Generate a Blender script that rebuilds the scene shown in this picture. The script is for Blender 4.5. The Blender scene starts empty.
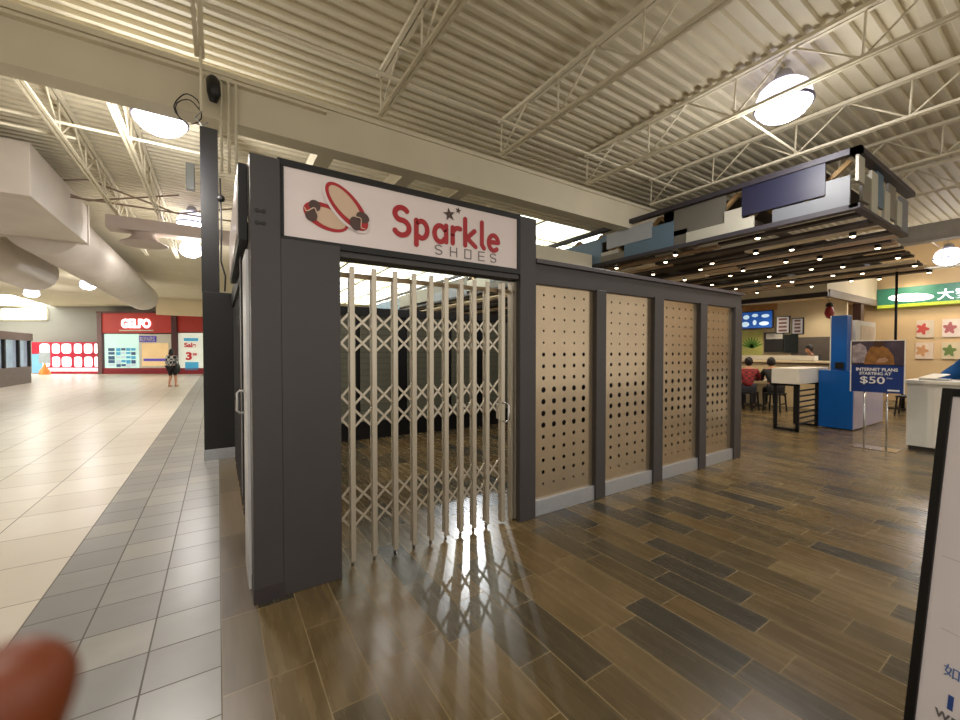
import bpy, bmesh, math, random
from mathutils import Vector, Matrix
random.seed(7)
C = bpy.context.scene.collection
PI = math.pi
WM = {}                                     # world matrices of parents

# ------------------------------------------------------------ materials
def lin(c):
    c = c / 255.0
    return c / 12.92 if c <= 0.04045 else ((c + 0.055) / 1.055) ** 2.4
def col(rgb): return (lin(rgb[0]), lin(rgb[1]), lin(rgb[2]), 1)
MATS = {}
def mat(name, rgb, rough=0.5, metal=0.0, var=0.08, scale=6.0, emit=0, ergb=None, spec=0.5, bump=0.0, stretch=None):
    if name in MATS: return MATS[name]
    m = bpy.data.materials.new(name); m.use_nodes = True
    nt = m.node_tree; N = nt.nodes; L = nt.links; b = N['Principled BSDF']
    b.inputs['Roughness'].default_value = rough; b.inputs['Metallic'].default_value = metal
    b.inputs['Specular IOR Level'].default_value = spec
    c = col(rgb)
    tc = N.new('ShaderNodeTexCoord'); mp = N.new('ShaderNodeMapping'); nz = N.new('ShaderNodeTexNoise')
    nz.inputs['Scale'].default_value = scale; nz.inputs['Detail'].default_value = 4
    if stretch: mp.inputs['Scale'].default_value = stretch
    L.new(tc.outputs['Object'], mp.inputs[0]); L.new(mp.outputs[0], nz.inputs['Vector'])
    r = N.new('ShaderNodeValToRGB')
    r.color_ramp.elements[0].position = 0.3; r.color_ramp.elements[1].position = 0.7
    r.color_ramp.elements[0].color = (c[0]*(1-var), c[1]*(1-var), c[2]*(1-var), 1)
    r.color_ramp.elements[1].color = (min(1,c[0]*(1+var)), min(1,c[1]*(1+var)), min(1,c[2]*(1+var)), 1)
    L.new(nz.outputs['Fac'], r.inputs[0]); L.new(r.outputs[0], b.inputs['Base Color'])
    if bump:
        bp = N.new('ShaderNodeBump'); bp.inputs['Strength'].default_value = bump; bp.inputs['Distance'].default_value = 0.01
        L.new(nz.outputs['Fac'], bp.inputs['Height']); L.new(bp.outputs[0], b.inputs['Normal'])
    if emit:
        b.inputs['Emission Color'].default_value = col(ergb or rgb); b.inputs['Emission Strength'].default_value = emit
    MATS[name] = m
    return m

def mnode(nt, op, a, b=None, c=None):
    n = nt.nodes.new('ShaderNodeMath'); n.operation = op
    for i, v in enumerate((a, b, c)):
        if v is None: continue
        if isinstance(v, (int, float)): n.inputs[i].default_value = v
        else: nt.links.new(v, n.inputs[i])
    return n.outputs[0]

def tile_mat(name, w, l, x0, stops, grout, gw, rough, offset_rows=True, y0=0.0, streak=0.25, bump=0.3, rvar=0.1, sscale=(26, 2.2, 1)):
    """planks or tiles: w across X, l along Y; rows shifted by a random offset when offset_rows"""
    m = bpy.data.materials.new(name); m.use_nodes = True
    nt = m.node_tree; N = nt.nodes; L = nt.links; b = N['Principled BSDF']
    tc = N.new('ShaderNodeTexCoord'); sp = N.new('ShaderNodeSeparateXYZ'); L.new(tc.outputs['Object'], sp.inputs[0])
    u = mnode(nt, 'DIVIDE', mnode(nt, 'SUBTRACT', sp.outputs['X'], x0), w)
    row = mnode(nt, 'FLOOR', u)
    if offset_rows:
        wn = N.new('ShaderNodeTexWhiteNoise'); wn.noise_dimensions = '1D'; L.new(row, wn.inputs['W'])
        off = mnode(nt, 'MULTIPLY', wn.outputs['Value'], l)
    else: off = y0
    v = mnode(nt, 'DIVIDE', mnode(nt, 'ADD', sp.outputs['Y'], off), l)
    cl = mnode(nt, 'FLOOR', v)
    cb = N.new('ShaderNodeCombineXYZ'); L.new(row, cb.inputs[0]); L.new(cl, cb.inputs[1])
    w2 = N.new('ShaderNodeTexWhiteNoise'); w2.noise_dimensions = '2D'; L.new(cb.outputs[0], w2.inputs['Vector'])
    rp = N.new('ShaderNodeValToRGB'); rp.color_ramp.interpolation = 'CONSTANT' if len(stops) > 2 else 'LINEAR'
    e = rp.color_ramp.elements
    while len(e) < len(stops): e.new(0.5)
    for i, (p, c) in enumerate(stops): e[i].position = p; e[i].color = col(c)
    L.new(w2.outputs['Value'], rp.inputs[0])
    # streaks along the plank
    mp = N.new('ShaderNodeMapping'); mp.inputs['Scale'].default_value = sscale; L.new(tc.outputs['Object'], mp.inputs[0])
    ad = N.new('ShaderNodeVectorMath'); ad.operation = 'ADD'; L.new(mp.outputs[0], ad.inputs[0])
    sc = N.new('ShaderNodeVectorMath'); sc.operation = 'SCALE'; L.new(w2.outputs['Color'], sc.inputs[0]); sc.inputs['Scale'].default_value = 30
    L.new(sc.outputs[0], ad.inputs[1])
    nz = N.new('ShaderNodeTexNoise'); nz.inputs['Scale'].default_value = 1.0; nz.inputs['Detail'].default_value = 5; L.new(ad.outputs[0], nz.inputs['Vector'])
    nz2 = N.new('ShaderNodeTexNoise'); nz2.inputs['Scale'].default_value = 3.0; L.new(tc.outputs['Object'], nz2.inputs['Vector'])
    k = mnode(nt, 'ADD', mnode(nt, 'MULTIPLY', mnode(nt, 'SUBTRACT', nz.outputs['Fac'], 0.5), streak * 2), 1.0)
    k = mnode(nt, 'ADD', mnode(nt, 'MULTIPLY', mnode(nt, 'SUBTRACT', nz2.outputs['Fac'], 0.5), streak), k)
    vm = N.new('ShaderNodeVectorMath'); vm.operation = 'SCALE'; L.new(rp.outputs[0], vm.inputs[0]); L.new(k, vm.inputs['Scale'])
    # grout mask
    fu = mnode(nt, 'FRACT', u); fv = mnode(nt, 'FRACT', v)
    du = mnode(nt, 'MULTIPLY', mnode(nt, 'SUBTRACT', 0.5, mnode(nt, 'ABSOLUTE', mnode(nt, 'SUBTRACT', fu, 0.5))), w)
    dv = mnode(nt, 'MULTIPLY', mnode(nt, 'SUBTRACT', 0.5, mnode(nt, 'ABSOLUTE', mnode(nt, 'SUBTRACT', fv, 0.5))), l)
    d = mnode(nt, 'MINIMUM', du, dv)
    g = mnode(nt, 'LESS_THAN', d, gw)
    mx = N.new('ShaderNodeMix'); mx.data_type = 'RGBA'; L.new(g, mx.inputs[0]); L.new(vm.outputs[0], mx.inputs[6]); mx.inputs[7].default_value = col(grout)
    L.new(mx.outputs[2], b.inputs['Base Color'])
    ro = mnode(nt, 'ADD', mnode(nt, 'ADD', mnode(nt, 'MULTIPLY', g, 0.35), rough), mnode(nt, 'MULTIPLY', mnode(nt, 'SUBTRACT', nz.outputs['Fac'], 0.5), rvar))
    L.new(ro, b.inputs['Roughness'])
    bp = N.new('ShaderNodeBump'); bp.inputs['Strength'].default_value = bump; bp.inputs['Distance'].default_value = 0.002
    h = mnode(nt, 'ADD', mnode(nt, 'MULTIPLY', g, -1.0), mnode(nt, 'MULTIPLY', nz.outputs['Fac'], 0.25))
    L.new(h, bp.inputs['Height']); L.new(bp.outputs[0], b.inputs['Normal'])
    return m

# ------------------------------------------------------------ mesh builder
class MB:
    def __init__(s): s.bm = bmesh.new()
    def box(s, x0, x1, y0, y1, z0, z1):
        v = [s.bm.verts.new((x, y, z)) for z in (z0, z1) for x, y in ((x0,y0),(x1,y0),(x1,y1),(x0,y1))]
        for f in ((3,2,1,0),(4,5,6,7),(0,1,5,4),(1,2,6,5),(2,3,7,6),(3,0,4,7)): s.bm.faces.new([v[i] for i in f])
        return s
    def frame_axes(s, a, b):
        d = (b - a).normalized(); up = Vector((0,0,1)) if abs(d.z) < 0.95 else Vector((1,0,0))
        x = d.cross(up).normalized(); y = x.cross(d).normalized(); return x, y
    def bar(s, a, b, w, h):
        a = Vector(a); b = Vector(b); x, y = s.frame_axes(a, b)
        q = [(-w/2,-h/2),(w/2,-h/2),(w/2,h/2),(-w/2,h/2)]
        va = [s.bm.verts.new(a + x*i + y*j) for i, j in q]; vb = [s.bm.verts.new(b + x*i + y*j) for i, j in q]
        for i in range(4): s.bm.faces.new((va[i], va[(i+1)%4], vb[(i+1)%4], vb[i]))
        s.bm.faces.new(va[::-1]); s.bm.faces.new(vb); return s
    def tube(s, pts, r, n=10, caps=True):
        pts = [Vector(p) for p in pts]; rs = r if isinstance(r, (list, tuple)) else [r]*len(pts)
        rings = []; px = None
        for i, p in enumerate(pts):
            d = (pts[min(i+1, len(pts)-1)] - pts[max(i-1, 0)]).normalized()
            if px is None:
                up = Vector((0,0,1)) if abs(d.z) < 0.95 else Vector((1,0,0)); px = d.cross(up).normalized()
            px = (px - d * px.dot(d)).normalized(); py = d.cross(px)
            rings.append([s.bm.verts.new(p + (px*math.cos(2*PI*k/n) + py*math.sin(2*PI*k/n))*rs[i]) for k in range(n)])
        for a, b in zip(rings, rings[1:]):
            for k in range(n):
                f = s.bm.faces.new((a[k], a[(k+1)%n], b[(k+1)%n], b[k])); f.smooth = True
        if caps: s.bm.faces.new(rings[0][::-1]); s.bm.faces.new(rings[-1])
        return s
    def lathe(s, prof, c=(0,0,0), n=24, M=None):
        rings = []
        for r, z in prof:
            if r < 1e-6: p = Vector((0,0,z)); rings.append([s.bm.verts.new((M @ p if M else p) + Vector(c))])
            else:
                ring = []
                for k in range(n):
                    p = Vector((r*math.cos(2*PI*k/n), r*math.sin(2*PI*k/n), z)); ring.append(s.bm.verts.new((M @ p if M else p) + Vector(c)))
                rings.append(ring)
        for a, b in zip(rings, rings[1:]):
            for k in range(n):
                k2 = (k+1) % n
                if len(a) == 1 and len(b) == 1: continue
                if len(a) == 1: f = s.bm.faces.new((a[0], b[k2], b[k]))
                elif len(b) == 1: f = s.bm.faces.new((a[k], a[k2], b[0]))
                else: f = s.bm.faces.new((a[k], a[k2], b[k2], b[k]))
                f.smooth = True
        return s
    def prism(s, poly, f3, d):
        """poly: 2D outline; f3 maps (u,v) to a point; d: extrusion vector"""
        a = [s.bm.verts.new(Vector(f3(u, v))) for u, v in poly]; b = [s.bm.verts.new(p.co + Vector(d)) for p in a]
        n = len(a)
        s.bm.faces.new(a[::-1]); s.bm.faces.new(b)
        for i in range(n): s.bm.faces.new((a[i], a[(i+1)%n], b[(i+1)%n], b[i]))
        return s
    def stroke(s, pts, w, f3, d):
        for i_, (p, q) in enumerate(zip(pts, pts[1:])):
            d = Vector(d) * (1.0 + 0.012)
            a = math.atan2(q[1]-p[1], q[0]-p[0]); o = []
            for k in range(7): t = a + PI/2 + PI*k/6; o.append((p[0]+w/2*math.cos(t), p[1]+w/2*math.sin(t)))
            for k in range(7): t = a - PI/2 + PI*k/6; o.append((q[0]+w/2*math.cos(t), q[1]+w/2*math.sin(t)))
            s.prism(o, f3, d)
        return s
    def sphere(s, c, r, n=16, m=10, sc=(1,1,1), M=None):
        prof = [(math.sin(PI*i/m)*r, -math.cos(PI*i/m)*r) for i in range(m+1)]; prof[0] = (0,-r); prof[-1] = (0,r)
        S = Matrix.Diagonal(sc); return s.lathe(prof, c, n, (M @ S) if M else S)
    def mesh(s, me):
        s.bm.from_mesh(me); return s

def finish(name, mb, m, parent=None, local=False, bevel=0.0, origin=None, smooth=False):
    bmesh.ops.recalc_face_normals(mb.bm, faces=mb.bm.faces)
    me = bpy.data.meshes.new(name); mb.bm.to_mesh(me); mb.bm.free()
    o = bpy.data.objects.new(name, me); C.objects.link(o)
    if m: me.materials.append(m)
    if parent is not None:
        if not local: me.transform(WM[parent.name].inverted())
        o.parent = parent; WM[o.name] = WM[parent.name].copy()
    else:
        if origin is None:
            xs = [v.co for v in me.vertices]
            origin = Vector(((min(p.x for p in xs)+max(p.x for p in xs))/2, (min(p.y for p in xs)+max(p.y for p in xs))/2, min(p.z for p in xs)))
        me.transform(Matrix.Translation(-Vector(origin))); o.location = origin; WM[o.name] = Matrix.Translation(origin)
    if bevel:
        b = o.modifiers.new('bevel', 'BEVEL'); b.width = bevel; b.segments = 2; b.limit_method = 'ANGLE'
    if smooth:
        for p in me.polygons: p.use_smooth = True
    return o
def part(name, mb, m, parent, label=None, **k):
    o = finish(name, mb, m, parent, **k)
    if label: o['label'] = label
    return o
def tag(o, label, cat, group=None, kind=None):
    o['label'] = label; o['category'] = cat
    if group: o['group'] = group
    if kind: o['kind'] = kind
    return o
def struct(name, mb, m, **k):
    o = finish(name, mb, m, origin=(0,0,0), **k); o['kind'] = 'structure'; return o
def thing(name, label, cat, loc=(0,0,0), rz=0.0, group=None):
    o = bpy.data.objects.new(name, None); C.objects.link(o); o.empty_display_size = 0.2
    o.location = loc; o.rotation_euler = (0,0,rz)
    WM[o.name] = Matrix.Translation(Vector(loc)) @ Matrix.Rotation(rz, 4, 'Z')
    return tag(o, label, cat, group)
def solo(name, mb, m, label, cat, group=None, **k): return tag(finish(name, mb, m, **k), label, cat, group)
def copy_tree(root, loc, label=None, rz=None):
    r = root.copy(); C.objects.link(r); r.location = loc
    if rz is not None: r.rotation_euler = (0,0,rz)
    if label: r['label'] = label
    for ch in list(root.children):
        c = ch.copy(); C.objects.link(c); c.parent = r
        for g in list(ch.children):
            d = g.copy(); C.objects.link(d); d.parent = c
    return r
def text_mesh(txt, size, bold=0.0, ext=0.002, align='LEFT', spacing=1.0, shear=0.0):
    cu = bpy.data.curves.new('lettering', 'FONT'); cu.body = txt; cu.size = size; cu.offset = bold; cu.extrude = ext
    cu.align_x = align; cu.space_character = spacing; cu.shear = shear
    o = bpy.data.objects.new('lettering', cu); C.objects.link(o)
    bpy.context.view_layer.update()
    me = bpy.data.meshes.new_from_object(o.evaluated_get(bpy.context.evaluated_depsgraph_get()))
    bpy.data.objects.remove(o); bpy.data.curves.remove(cu)
    return me
def put_text(txt, size, M, m, parent, name='lettering', label=None, fit=None, **k):
    """M: world matrix of the text plane (local x right, y up, z outward)"""
    me = text_mesh(txt, size, **k)
    if fit:                                            # (width, height)
        xs = [v.co.x for v in me.vertices]; ys = [v.co.y for v in me.vertices]
        w = max(xs)-min(xs); h = max(ys)-min(ys)
        me.transform(Matrix.Translation((-min(xs), -min(ys), 0)))
        me.transform(Matrix.Diagonal((fit[0]/w, fit[1]/h, 1, 1)))
    me.transform(M)
    mb = MB().mesh(me)
    o = part(name, mb, m, parent, label); bpy.data.meshes.remove(me); return o
def plane_M(origin, right, up=(0,0,1)):
    r = Vector(right).normalized(); u = Vector(up).normalized(); n = r.cross(u).normalized()
    return Matrix(((r.x,u.x,n.x,origin[0]),(r.y,u.y,n.y,origin[1]),(r.z,u.z,n.z,origin[2]),(0,0,0,1)))
def skin_mesh(nodes, edges, sub=2):
    me = bpy.data.meshes.new('skin'); me.from_pydata([n[0] for n in nodes], edges, [])
    o = bpy.data.objects.new('skin', me); C.objects.link(o)
    sk = o.modifiers.new('skin', 'SKIN'); sk.use_smooth_shade = True
    for i, n in enumerate(nodes):
        v = me.skin_vertices[0].data[i]; r = n[1]; v.radius = (r, r) if not isinstance(r, tuple) else r; v.use_root = (i == 0)
    ss = o.modifiers.new('sub', 'SUBSURF'); ss.levels = sub; ss.render_levels = sub
    bpy.context.view_layer.update()
    out = bpy.data.meshes.new_from_object(o.evaluated_get(bpy.context.evaluated_depsgraph_get()))
    bpy.data.objects.remove(o); bpy.data.meshes.remove(me); return out
def ellipse(cx, cy, a, b, ang=0, n=40, t0=0, t1=360):
    out = []; full = (t1 - t0) >= 360; c, s = math.cos(math.radians(ang)), math.sin(math.radians(ang))
    for i in range(n if full else n+1):
        t = math.radians(t0 + (t1-t0)*i/n); x, y = a*math.cos(t), b*math.sin(t); out.append((cx + x*c - y*s, cy + x*s + y*c))
    return out
def arc(cx, cy, a, b, t0, t1, n=14): return [(cx + a*math.cos(math.radians(t0+(t1-t0)*i/n)), cy + b*math.sin(math.radians(t0+(t1-t0)*i/n))) for i in range(n+1)]

# ------------------------------------------------------------ palette
M_dark = mat('charcoal_paint', (62,58,58), 0.42, 0.0, 0.05)
M_black = mat('black_paint', (16,15,16), 0.45, 0.0, 0.05)
M_deck = mat('deck_paint', (220,211,186), 0.6, 0.0, 0.05, 1.5)
M_beam = mat('beam_paint', (212,203,178), 0.6, 0.0, 0.05, 1.5)
M_joist = mat('joist_paint', (228,219,194), 0.55, 0.0, 0.05)
M_steel = mat('brushed_steel', (200,190,172), 0.34, 0.7, 0.06, 40, stretch=(1,1,0.05))
M_chrome = mat('chrome', (205,205,205), 0.18, 1.0, 0.02)
M_kick = mat('kick_plate_steel', (180,182,186), 0.3, 0.55, 0.06, 20)
M_bronze = mat('perforated_bronze', (184,165,138), 0.21, 0.75, 0.05, 3)
M_white = mat('white_laminate', (232,228,220), 0.35, 0, 0.03)
M_signwhite = mat('sign_white', (236,224,222), 0.3, 0, 0.02, emit=0.0)
M_red = mat('sign_red', (176,30,40), 0.4, 0, 0.03)
M_brown = mat('sign_brown', (80,58,52), 0.4, 0, 0.03)
M_tan = mat('sign_tan', (214,186,160), 0.4, 0, 0.03)
M_greytext = mat('sign_grey', (120,112,110), 0.4, 0, 0.03)
M_slat = mat('slatwall_grey', (118,118,102), 0.55, 0, 0.05)
M_cream = mat('cream_wall', (226,208,172), 0.6, 0, 0.04, 1.2)
M_lamp = mat('lamp_glass', (255,255,255), 0.3, 0, 0, emit=14, ergb=(236,236,255))
M_galv = mat('galvanised_duct', (206,196,186), 0.5, 0.1, 0.05, 2)
M_skin = mat('skin', (196,140,110), 0.5, 0, 0.04)
M_hair = mat('dark_hair', (26,20,18), 0.45, 0, 0.1, 30)

# ------------------------------------------------------------ floors
wood = tile_mat('wood_plank_tile', 0.2, 0.6, 0.18, [(0,(64,59,48)),(0.12,(93,77,50)),(0.3,(104,87,57)),(0.48,(84,72,48)),(0.62,(98,80,49)),(0.8,(75,66,48)),(0.9,(110,93,62))], (140,121,86), 0.0025, 0.27, streak=0.4)
bord = tile_mat('wood_border_tile', 0.2, 0.6, 0.0, [(0,(98,86,70)),(0.4,(114,100,82)),(0.7,(102,90,70))], (140,126,104), 0.003, 0.3, streak=0.3)
grey = tile_mat('grey_tile', 0.305, 0.305, 0.0, [(0,(142,140,135)),(0.5,(152,149,141)),(0.75,(136,134,130))], (92,86,78), 0.004, 0.3, offset_rows=False, y0=0.18, streak=0.1, sscale=(5,7,1))
beig = tile_mat('beige_tile', 0.61, 0.61, -0.915, [(0,(210,200,184)),(1,(219,210,196))], (132,121,104), 0.004, 0.3, offset_rows=False, y0=0.18, streak=0.06, rvar=0.05, sscale=(4,4,1))
def slab(name, m, x0, x1, y0, y1): return struct(name, MB().box(x0, x1, y0, y1, -0.06, 0.0), m)
slab('floor', wood, 0.18, 24, -6, 26)
slab('floor', bord, -0.0, 0.18, -6, 60)
slab('floor', grey, -0.915, 0.0, -6, 60)
slab('floor', beig, -24, -0.915, -6, 60)
slab('floor', beig, 0.18, 24, 26, 60)

# ------------------------------------------------------------ ceiling deck
DZ = 4.69
def deck(mb, x0, x1, y0, y1):
    p = 0.1524; d = 0.04
    k0 = math.floor(y0 / p); k1 = math.ceil(y1 / p)
    prof = []
    for k in range(k0, k1):
        y = k * p; prof += [(y, DZ), (y+0.056, DZ), (y+0.07, DZ+d), (y+0.138, DZ+d)]
    prof.append((k1*p, DZ))
    a = [mb.bm.verts.new((x0, y, z)) for y, z in prof]; b = [mb.bm.verts.new((x1, y, z)) for y, z in prof]
    for i in range(len(a)-1): mb.bm.faces.new((a[i], a[i+1], b[i+1], b[i]))
mb = MB()
deck(mb, -24, 2.4, -3, 30); deck(mb, 2.4, 5.0, -3, 10.0); deck(mb, 5.0, 10.0, -3, 7.3); deck(mb, 2.4, 5.0, 27, 30); deck(mb, 10.0, 21, -3, 30)
deck(mb, 5.0, 10.0, 27, 30); deck(mb, -9.5, 21, 30, 52); deck(mb, -24, -9.5, 41, 52); deck(mb, -24, -9.5, 30, 33)
def raw(name, mb, m):
    me = bpy.data.meshes.new(name); mb.bm.to_mesh(me); mb.bm.free(); me.materials.append(m)
    o = bpy.data.objects.new(name, me); C.objects.link(o); o['kind'] = 'structure'; return o
raw('ceiling', mb, M_deck)
# skylights: daylight through milky panes in the roof
M_sky = mat('skylight_pane', (250,255,246), 0.4, 0, 0, emit=3.2, ergb=(246,252,240))
def skylight(n, x0, x1, y0, y1, nx, ny):
    fr = MB()
    for i in range(nx+1):
        x = x0 + (x1-x0)*i/nx; fr.box(x-0.05, x+0.05, y0, y1, DZ-0.02, DZ+0.1)
    for j in range(ny+1):
        y = y0 + (y1-y0)*j/ny; fr.box(x0, x1, y-0.04, y+0.04, DZ-0.015, DZ+0.09)
    o = struct('window_%d' % n, fr, M_joist)
    g = MB().box(x0, x1, y0, y1, DZ+0.06, DZ+0.08); part('pane', g, M_sky, o)
skylight(1, 5.0, 10.0, 7.3, 10.0, 3, 2)
skylight(3, 2.4, 10.0, 10.0, 27.0, 5, 11)
skylight(2, -24.0, -9.5, 33.0, 41.0, 5, 4)

# ------------------------------------------------------------ walls far around
FW = Vector((0.5461, 0.8377, 0)); RT = Vector((0.8377, -0.5461, 0)); YAW = math.radians(-33.1)
M_wgrey = mat('mall_wall_grey', (146,141,137), 0.6, 0, 0.03, 1)
w = MB(); w.box(-40, 12, 28.2, 28.5, 0, 4.9)
me_o = struct('wall_back', w, M_wgrey); me_o.rotation_euler = (0,0,YAW)
cw = struct('window_4', MB().box(-38, -30.2, 28.1, 28.2, 3.72, 3.8).box(-38, -30.2, 28.1, 28.2, 4.52, 4.6).box(-30.3, -30.2, 28.1, 28.2, 3.72, 4.6).box(-33.5, -33.4, 28.1, 28.2, 3.72, 4.6), M_joist)
cw.rotation_euler = (0,0,YAW)
cp = finish('pane', MB().box(-38, -30.25, 28.14, 28.18, 3.8, 4.52), M_sky, cw, local=True)
struct('wall_right', MB().box(17.5, 17.7, -6, 26, 0, 4.9), mat('tan_wall', (214,182,134), 0.6, 0, 0.04, 1.2))
struct('wall_left', MB().box(-24, -23.8, -6, 60, 0, 4.9), M_wgrey)

# ------------------------------------------------------------ roof joists and beams
def joist(x, y0, y1, label, zb=4.2, first=0.0, pitch=1.1, bars=True):
    t = thing('roof_joist', label, 'joist', (x, (y0+y1)/2, zb), 0, 'open-web joists under the metal roof deck')
    for s in (-1, 1):
        part('bottom_chord', MB().bar((x+s*0.024, y0, zb), (x+s*0.024, y1, zb), 0.03, 0.03), M_joist, t)
    part('top_chord', MB().box(x-0.05, x-0.008, y0, y1, DZ-0.07, DZ-0.035).box(x+0.008, x+0.05, y0, y1, DZ-0.07, DZ-0.035).box(x-0.05,x+0.05,y0,y1,DZ-0.035,DZ-0.03), M_joist, t)
    y = y1 - first; k = 0
    ztop = DZ-0.05
    while y - pitch > y0 - 0.3:
        ya, ym, yb = y, y - pitch*0.5, y - pitch
        for a, b in (((x, ya, zb), (x, ym, ztop)), ((x, ym, ztop), (x, yb, zb)), ((x, ya-0.0, zb), (x, ya-0.02, ztop))):
            part('web_bar', MB().tube([a, b], 0.011, 8), M_joist, t)
        y -= pitch; k += 1
    return t
names = ['edge-on above the black wire-hung post', 'reaching the beam just above the shoe logo', 'second from the left above the shoe sign', 'running just in front of the big ceiling lamp', 'just above the canopy edge, right of the lamp', 'above the right side of the slatted canopy', 'far right beyond the canopy corner']
for i, nm in enumerate(names):
    joist(-0.11 + 1.7*i, -2.6, 4.52, 'white open-web roof joist ' + nm)
for x, nm in ((-0.94, 'beyond the beam, beside the left ceiling lamp'), (-1.62, 'beyond the beam, second left of the lamp'), (-3.3, 'beyond the beam over the boxy air duct'), (-5.0, 'beyond the beam at the far left over the duct')):
    joist(x, 5.45, 14.5, 'white steel open-web roof joist ' + nm, first=0.2, pitch=1.2)
def bridge(y, x0, x1, z, label, r=0.018):
    solo('bridging_pipe', MB().tube([(x0,y,z),(x1,y,z)], r, 8), M_joist, label, 'pipe')
bridge(4.0, -0.2, 10.3, 4.32, 'thin white pipe running across the joists in front of the beam')
bridge(2.3, 4.9, 17.0, 4.25, 'thin white pipe crossing the joists right of the big ceiling lamp', 0.014)
bridge(6.8, -8, 0.9, 4.24, 'upper white pipe crossing the joists beyond the beam at left')
bridge(7.2, -8, -1.5, 4.24, 'lower short white pipe beyond the beam above the boxy duct')
# girder along X
t = thing('roof_beam', 'long cream roof beam crossing above the shoe sign', 'beam', (4, 4.65, 3.71))
part('web', MB().box(-9, 12, 4.58, 4.76, 3.73, 4.12), M_beam, t, bevel=0.008)
part('bottom_flange', MB().box(-9, 12, 4.57, 4.79, 3.70, 3.74), M_beam, t)
part('top_rail', MB().box(-9, 12, 4.565, 4.8, 4.12, 4.17).box(-9, 1.0, 4.52, 4.58, 4.05, 4.075), M_beam, t)
part('gap_shade_strip', MB().box(-9, 12, 4.66, 4.72, 4.17, 4.215), mat('gap_shade_dark', (70,64,56), 0.7), t)  # dark strip standing in for the shade line in the gap above the beam
t = thing('roof_beam', 'grey roof beam on the right beyond the canopy corner', 'beam', (11.9, 0, 3.7))
part('web', MB().box(11.82, 12.0, -6, 6, 3.72, 4.05), mat('beam_grey', (186,180,170), 0.6), t, bevel=0.008)
part('bottom_flange', MB().box(11.78, 12.04, -6, 6, 3.70, 3.73), MATS['beam_grey'], t)
for i, x in enumerate((1.0, 2.05, 2.9)):
    solo('purlin', MB().box(x, x+0.18, 4.8, 9, 3.8, 4.0), M_beam, ['wide cream purlin above the left end of the shoe sign', 'wide cream purlin above the middle of the shoe sign', 'wide cream purlin above the right half of the shoe sign'][i], 'purlin')
solo('purlin', MB().box(4.6, 6.1, 5.36, 5.66, 3.08, 3.39), M_beam, 'cream boxed beam end just above the perforated partition', 'beam', bevel=0.03)
M_brace = mat('brace_brown', (150,130,112), 0.6)
t = thing('cross_bracing', 'thin brown X-shaped roof bracing beyond the left ceiling lamp', 'bracing', (-1.5, 9.8, 4.2))
for a, b in (((-3.2,9.8,4.55),(-1.9,9.8,4.18)), ((-3.2,9.8,4.2),(-1.9,9.8,4.55)), ((-1.9,9.8,4.55),(-0.6,9.8,4.18)), ((-1.9,9.8,4.18),(-0.6,9.8,4.55)), ((-3.4,9.8,4.2),(0.6,9.8,4.2)), ((-0.6,9.8,4.2),(0.6,9.8,4.55))):
    part('brace_bar', MB().tube([a, b], 0.016, 6), M_brace, t)

# ------------------------------------------------------------ dome lamps
def dome_lamp(x, y, z, label, power, glow=0.45):
    t = thing('dome_lamp', label, 'ceiling lamp', (x, y, z), 0, 'round high-bay lamps under the roof')
    R = 0.265
    part('lens', MB().lathe([(0,-0.17),(R*0.4,-0.155),(R*0.75,-0.105),(R*0.95,-0.04),(R,0.0)], (x,y,z), 32), M_lamp, t)
    part('rim', MB().lathe([(R*0.99,-0.012),(R*1.06,-0.012),(R*1.06,0.014),(R*0.99,0.014),(R*0.99,-0.012)], (x,y,z), 32), mat('lamp_rim', (96,90,110), 0.4, 0.5), t)
    part('reflector', MB().lathe([(R,0.014),(R*0.97,0.10),(R*0.85,0.18),(R*0.62,0.235),(0.1,0.25),(0.08,0.255)], (x,y,z), 32), mat('reflector_glow', (250,250,255), 0.3, 0, 0, emit=1.6, ergb=(226,224,255)), t)
    part('ballast', MB().lathe([(0.0,0.245),(0.09,0.25),(0.1,0.3),(0.07,0.37),(0.0,0.38)], (x,y,z), 16), mat('ballast_grey', (160,158,160), 0.4, 0.5), t)
    part('stem', MB().tube([(x,y,z+0.37),(x,y,DZ+0.035)], 0.012, 8), M_joist, t)
    lamp_light(x, y, z-0.26, power)
    g = bpy.data.lights.new('lamp_glow', 'POINT'); g.energy = power*glow; g.color = (1.0,0.96,0.9); g.shadow_soft_size = 0.25
    go = bpy.data.objects.new('lamp_glow', g); C.objects.link(go); go.location = (x, y, z-0.46)
    return t
def lamp_light(x, y, z, power, color=(1.0,0.95,0.88), r=0.22):
    l = bpy.data.lights.new('lamp', 'SPOT'); l.energy = power; l.color = color; l.shadow_soft_size = r; l.spot_size = math.radians(150); l.spot_blend = 1.0
    o = bpy.data.objects.new('lamp_light', l); C.objects.link(o); o.location = (x, y, z); return o
dome_lamp(-0.545, 6.15, 4.27, 'glowing round dome lamp at the left, beside the black post top', 170)
dome_lamp(5.35, 1.97, 4.27, 'glowing round dome lamp at the upper right above the canopy', 105, 0.3)
dome_lamp(-0.44, 10.74, 4.27, 'upper of two small glowing dome lamps left of the black post', 120)
dome_lamp(-0.59, 13.64, 4.27, 'lower of two small glowing dome lamps left of the black post', 120)
dome_lamp(-4.5, 23.0, 4.27, 'dome lamp under the end of the big round duct', 120)
dome_lamp(-7.2, 27.0, 4.2, 'dome lamp far off above the red window entrance', 80)
dome_lamp(15.6, 2.1, 3.88, 'glowing dome lamp at the far right above the green stall sign', 100)
for x, y in ((-0.5,0.8),(5.4,-2.6),(4.0,-1.5),(-0.5,-3.5),(2.4,-2.0),(-6,4),(-6,12),(2.6,7.0)): lamp_light(x, y, 4.0, 110)
for x, y in ((-7,19),(-9,26),(-4,29)): lamp_light(x, y, 4.0, 260)  # extra lights without fittings, added to brighten the far corridor

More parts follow.
